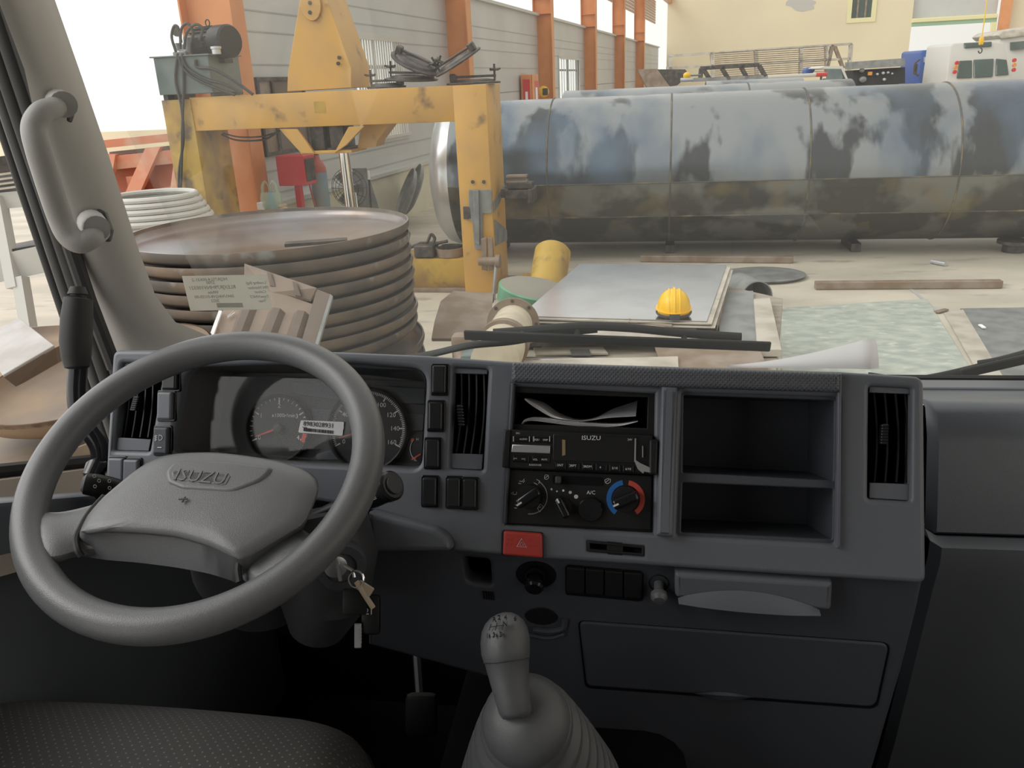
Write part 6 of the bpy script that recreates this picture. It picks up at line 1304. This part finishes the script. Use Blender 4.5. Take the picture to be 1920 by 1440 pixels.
# shift pattern engraved on the front of the knob
GF = Fr(dp(932, 1183, .84), e1*.97+V((0, .1, 0)), UP*.8+fw*.5)
t = MB()
def onk(px, py): 
    # point on the knob surface under this pixel
    best = None
    for i in range(len(kn)-1):
        for s_ in (0, .25, .5, .75):
            x, y, r_, d_ = [kn[i][k]+(kn[i+1][k]-kn[i][k])*s_ for k in range(4)]
            if best is None or abs(y-py-12) < best[0]: best = (abs(y-py-12), x, r_, d_)
    _, x, r_, d_ = best; return d_-(max(r_*r_-(px-x)**2, 0))**.5/F*d_*.93-.0012
for tx, px, py in (('R', 927, 1162), ('2', 936, 1158), ('4', 948, 1158), ('1', 914, 1192), ('3', 926, 1191), ('5', 939, 1190), ('N', 947, 1170), ('6', 966, 1160)):
    fr_ = Fr(dp(px, py, onk(px, py)), RT, UP*.75+fw*.6); t.text(fr_, tx, 0, 0, .0068, 0, .0022)
for a, b in (((921, 1170), (917, 1182)), ((932, 1168), (929, 1182)), ((918, 1176), (945, 1172)), ((944, 1166), (941, 1181))):
    t.tube([dp(*a, onk(*a)+.0002), dp(*b, onk(*b)+.0002)], .0005, 5)
t.build('shift_pattern', M['rubber'], kb, 0)
bn = (-fw*.80 + UP*.52 - RT*.28).normalized(); b1 = (RT - bn*RT.dot(bn)).normalized(); b2 = bn.cross(b1)
def ring(x, y, rx, d_): return [dp(x, y, d_)+(b1*cos(2*pi*k/48)+b2*sin(2*pi*k/48))*(rx*d_/F) for k in range(48)]
t = MB(); pr_b = []
for k in range(8):
    f_ = k/7; x = 986+22*f_; y = 1352+150*f_; rx = 86+78*f_**.85; d_ = .868+.075*f_
    pr_b += [(x, y, rx-2, d_-.0015), (x, y+1, rx+1.5, d_), (x+.5, y+9, rx+4.5, d_+.004), (x+1, y+11, rx+2, d_+.006)]
t.loft([ring(*p) for p in pr_b]); bo = t.build('boot', M['boot'], gl, 25)
t = MB(); col_ = [(966, 1334, 25, .846), (966, 1335, 38, .847), (972, 1338, 60, .851), (978, 1343, 76, .857), (984, 1349, 85, .864), (986, 1352, 86, .868)]
t.loft([ring(*p) for p in col_]); t.build('boot_collar', M['knob'], gl, 40)
tun = MB(); tun.rbox((-.09, .72, 1.24), (.34, 1.3, .44), None, .06, 4); struct(tun.build('cab_floor', M['carpet']))

# ---- seat
SZ = 1.62
st = thing('driver_seat', 'dark grey driver seat cushion with a dotted fabric, below the steering wheel', 'seat', (-.6, .4, CF))
t = MB(); rows = []
for i in range(33):
    fy = i/32; y = -.3+1.10*fy; row = []
    for j in range(33):
        fx = j/32; x = -.885+.60*fx
        ex_ = abs(2*fx-1); ey_ = abs(2*fy-1); drop = .06*max(0, (ex_-.8)/.2)**2.2+.085*max(0, (fy-.86)/.14)**2.2
        yy_ = y-.07*max(0, (ex_-.6)/.4)**2.2*(fy**3); row.append(V((x, yy_-.02*(1-ex_)*0, SZ-drop+.02*(1-ex_**2)*(1-.4*fy))))
    rows.append(row)
t.grid(rows); edge = rows[0]+[r_[-1] for r_ in rows[1:]]+rows[-1][::-1][1:]+[r_[0] for r_ in rows[::-1]][1:-1]
t.loft([edge, [p+V((0, 0, -.1)) for p in edge], [p+V((0, 0, -.13)) for p in edge]], False, True)
bmesh.ops.remove_doubles(t.bm, verts=t.bm.verts[:], dist=1e-5); t.build('seat_cushion', M['seat'], st, 70)
t = MB(); t.rbox((-.63, .25, 1.2), (.5, .9, .36), None, .02, 2); t.build('seat_base', M['black'], st)
t = MB(); t.tube([p+V((0, 0, -.012)) for p in edge[32:97]], .006, 8); t.build('piping', M['rubber'], st)
# pedal hung under the dash
pd = thing('accelerator_pedal', 'dim dark accelerator pedal in the footwell beside the gear lever', 'pedal', dp(790, 1370, 1.35))
t = MB(); t.rbox(dp(790, 1340, 1.3), (.05, .02, .07), (RT, fw, UP), .01, 2); t.build('pedal_pad', M['black'], pd)
t = MB(); t.tube([dp(790, 1340, 1.31), dp(780, 1200, 1.42)], .008, 8); t.build('pedal_arm', M['black'], pd)
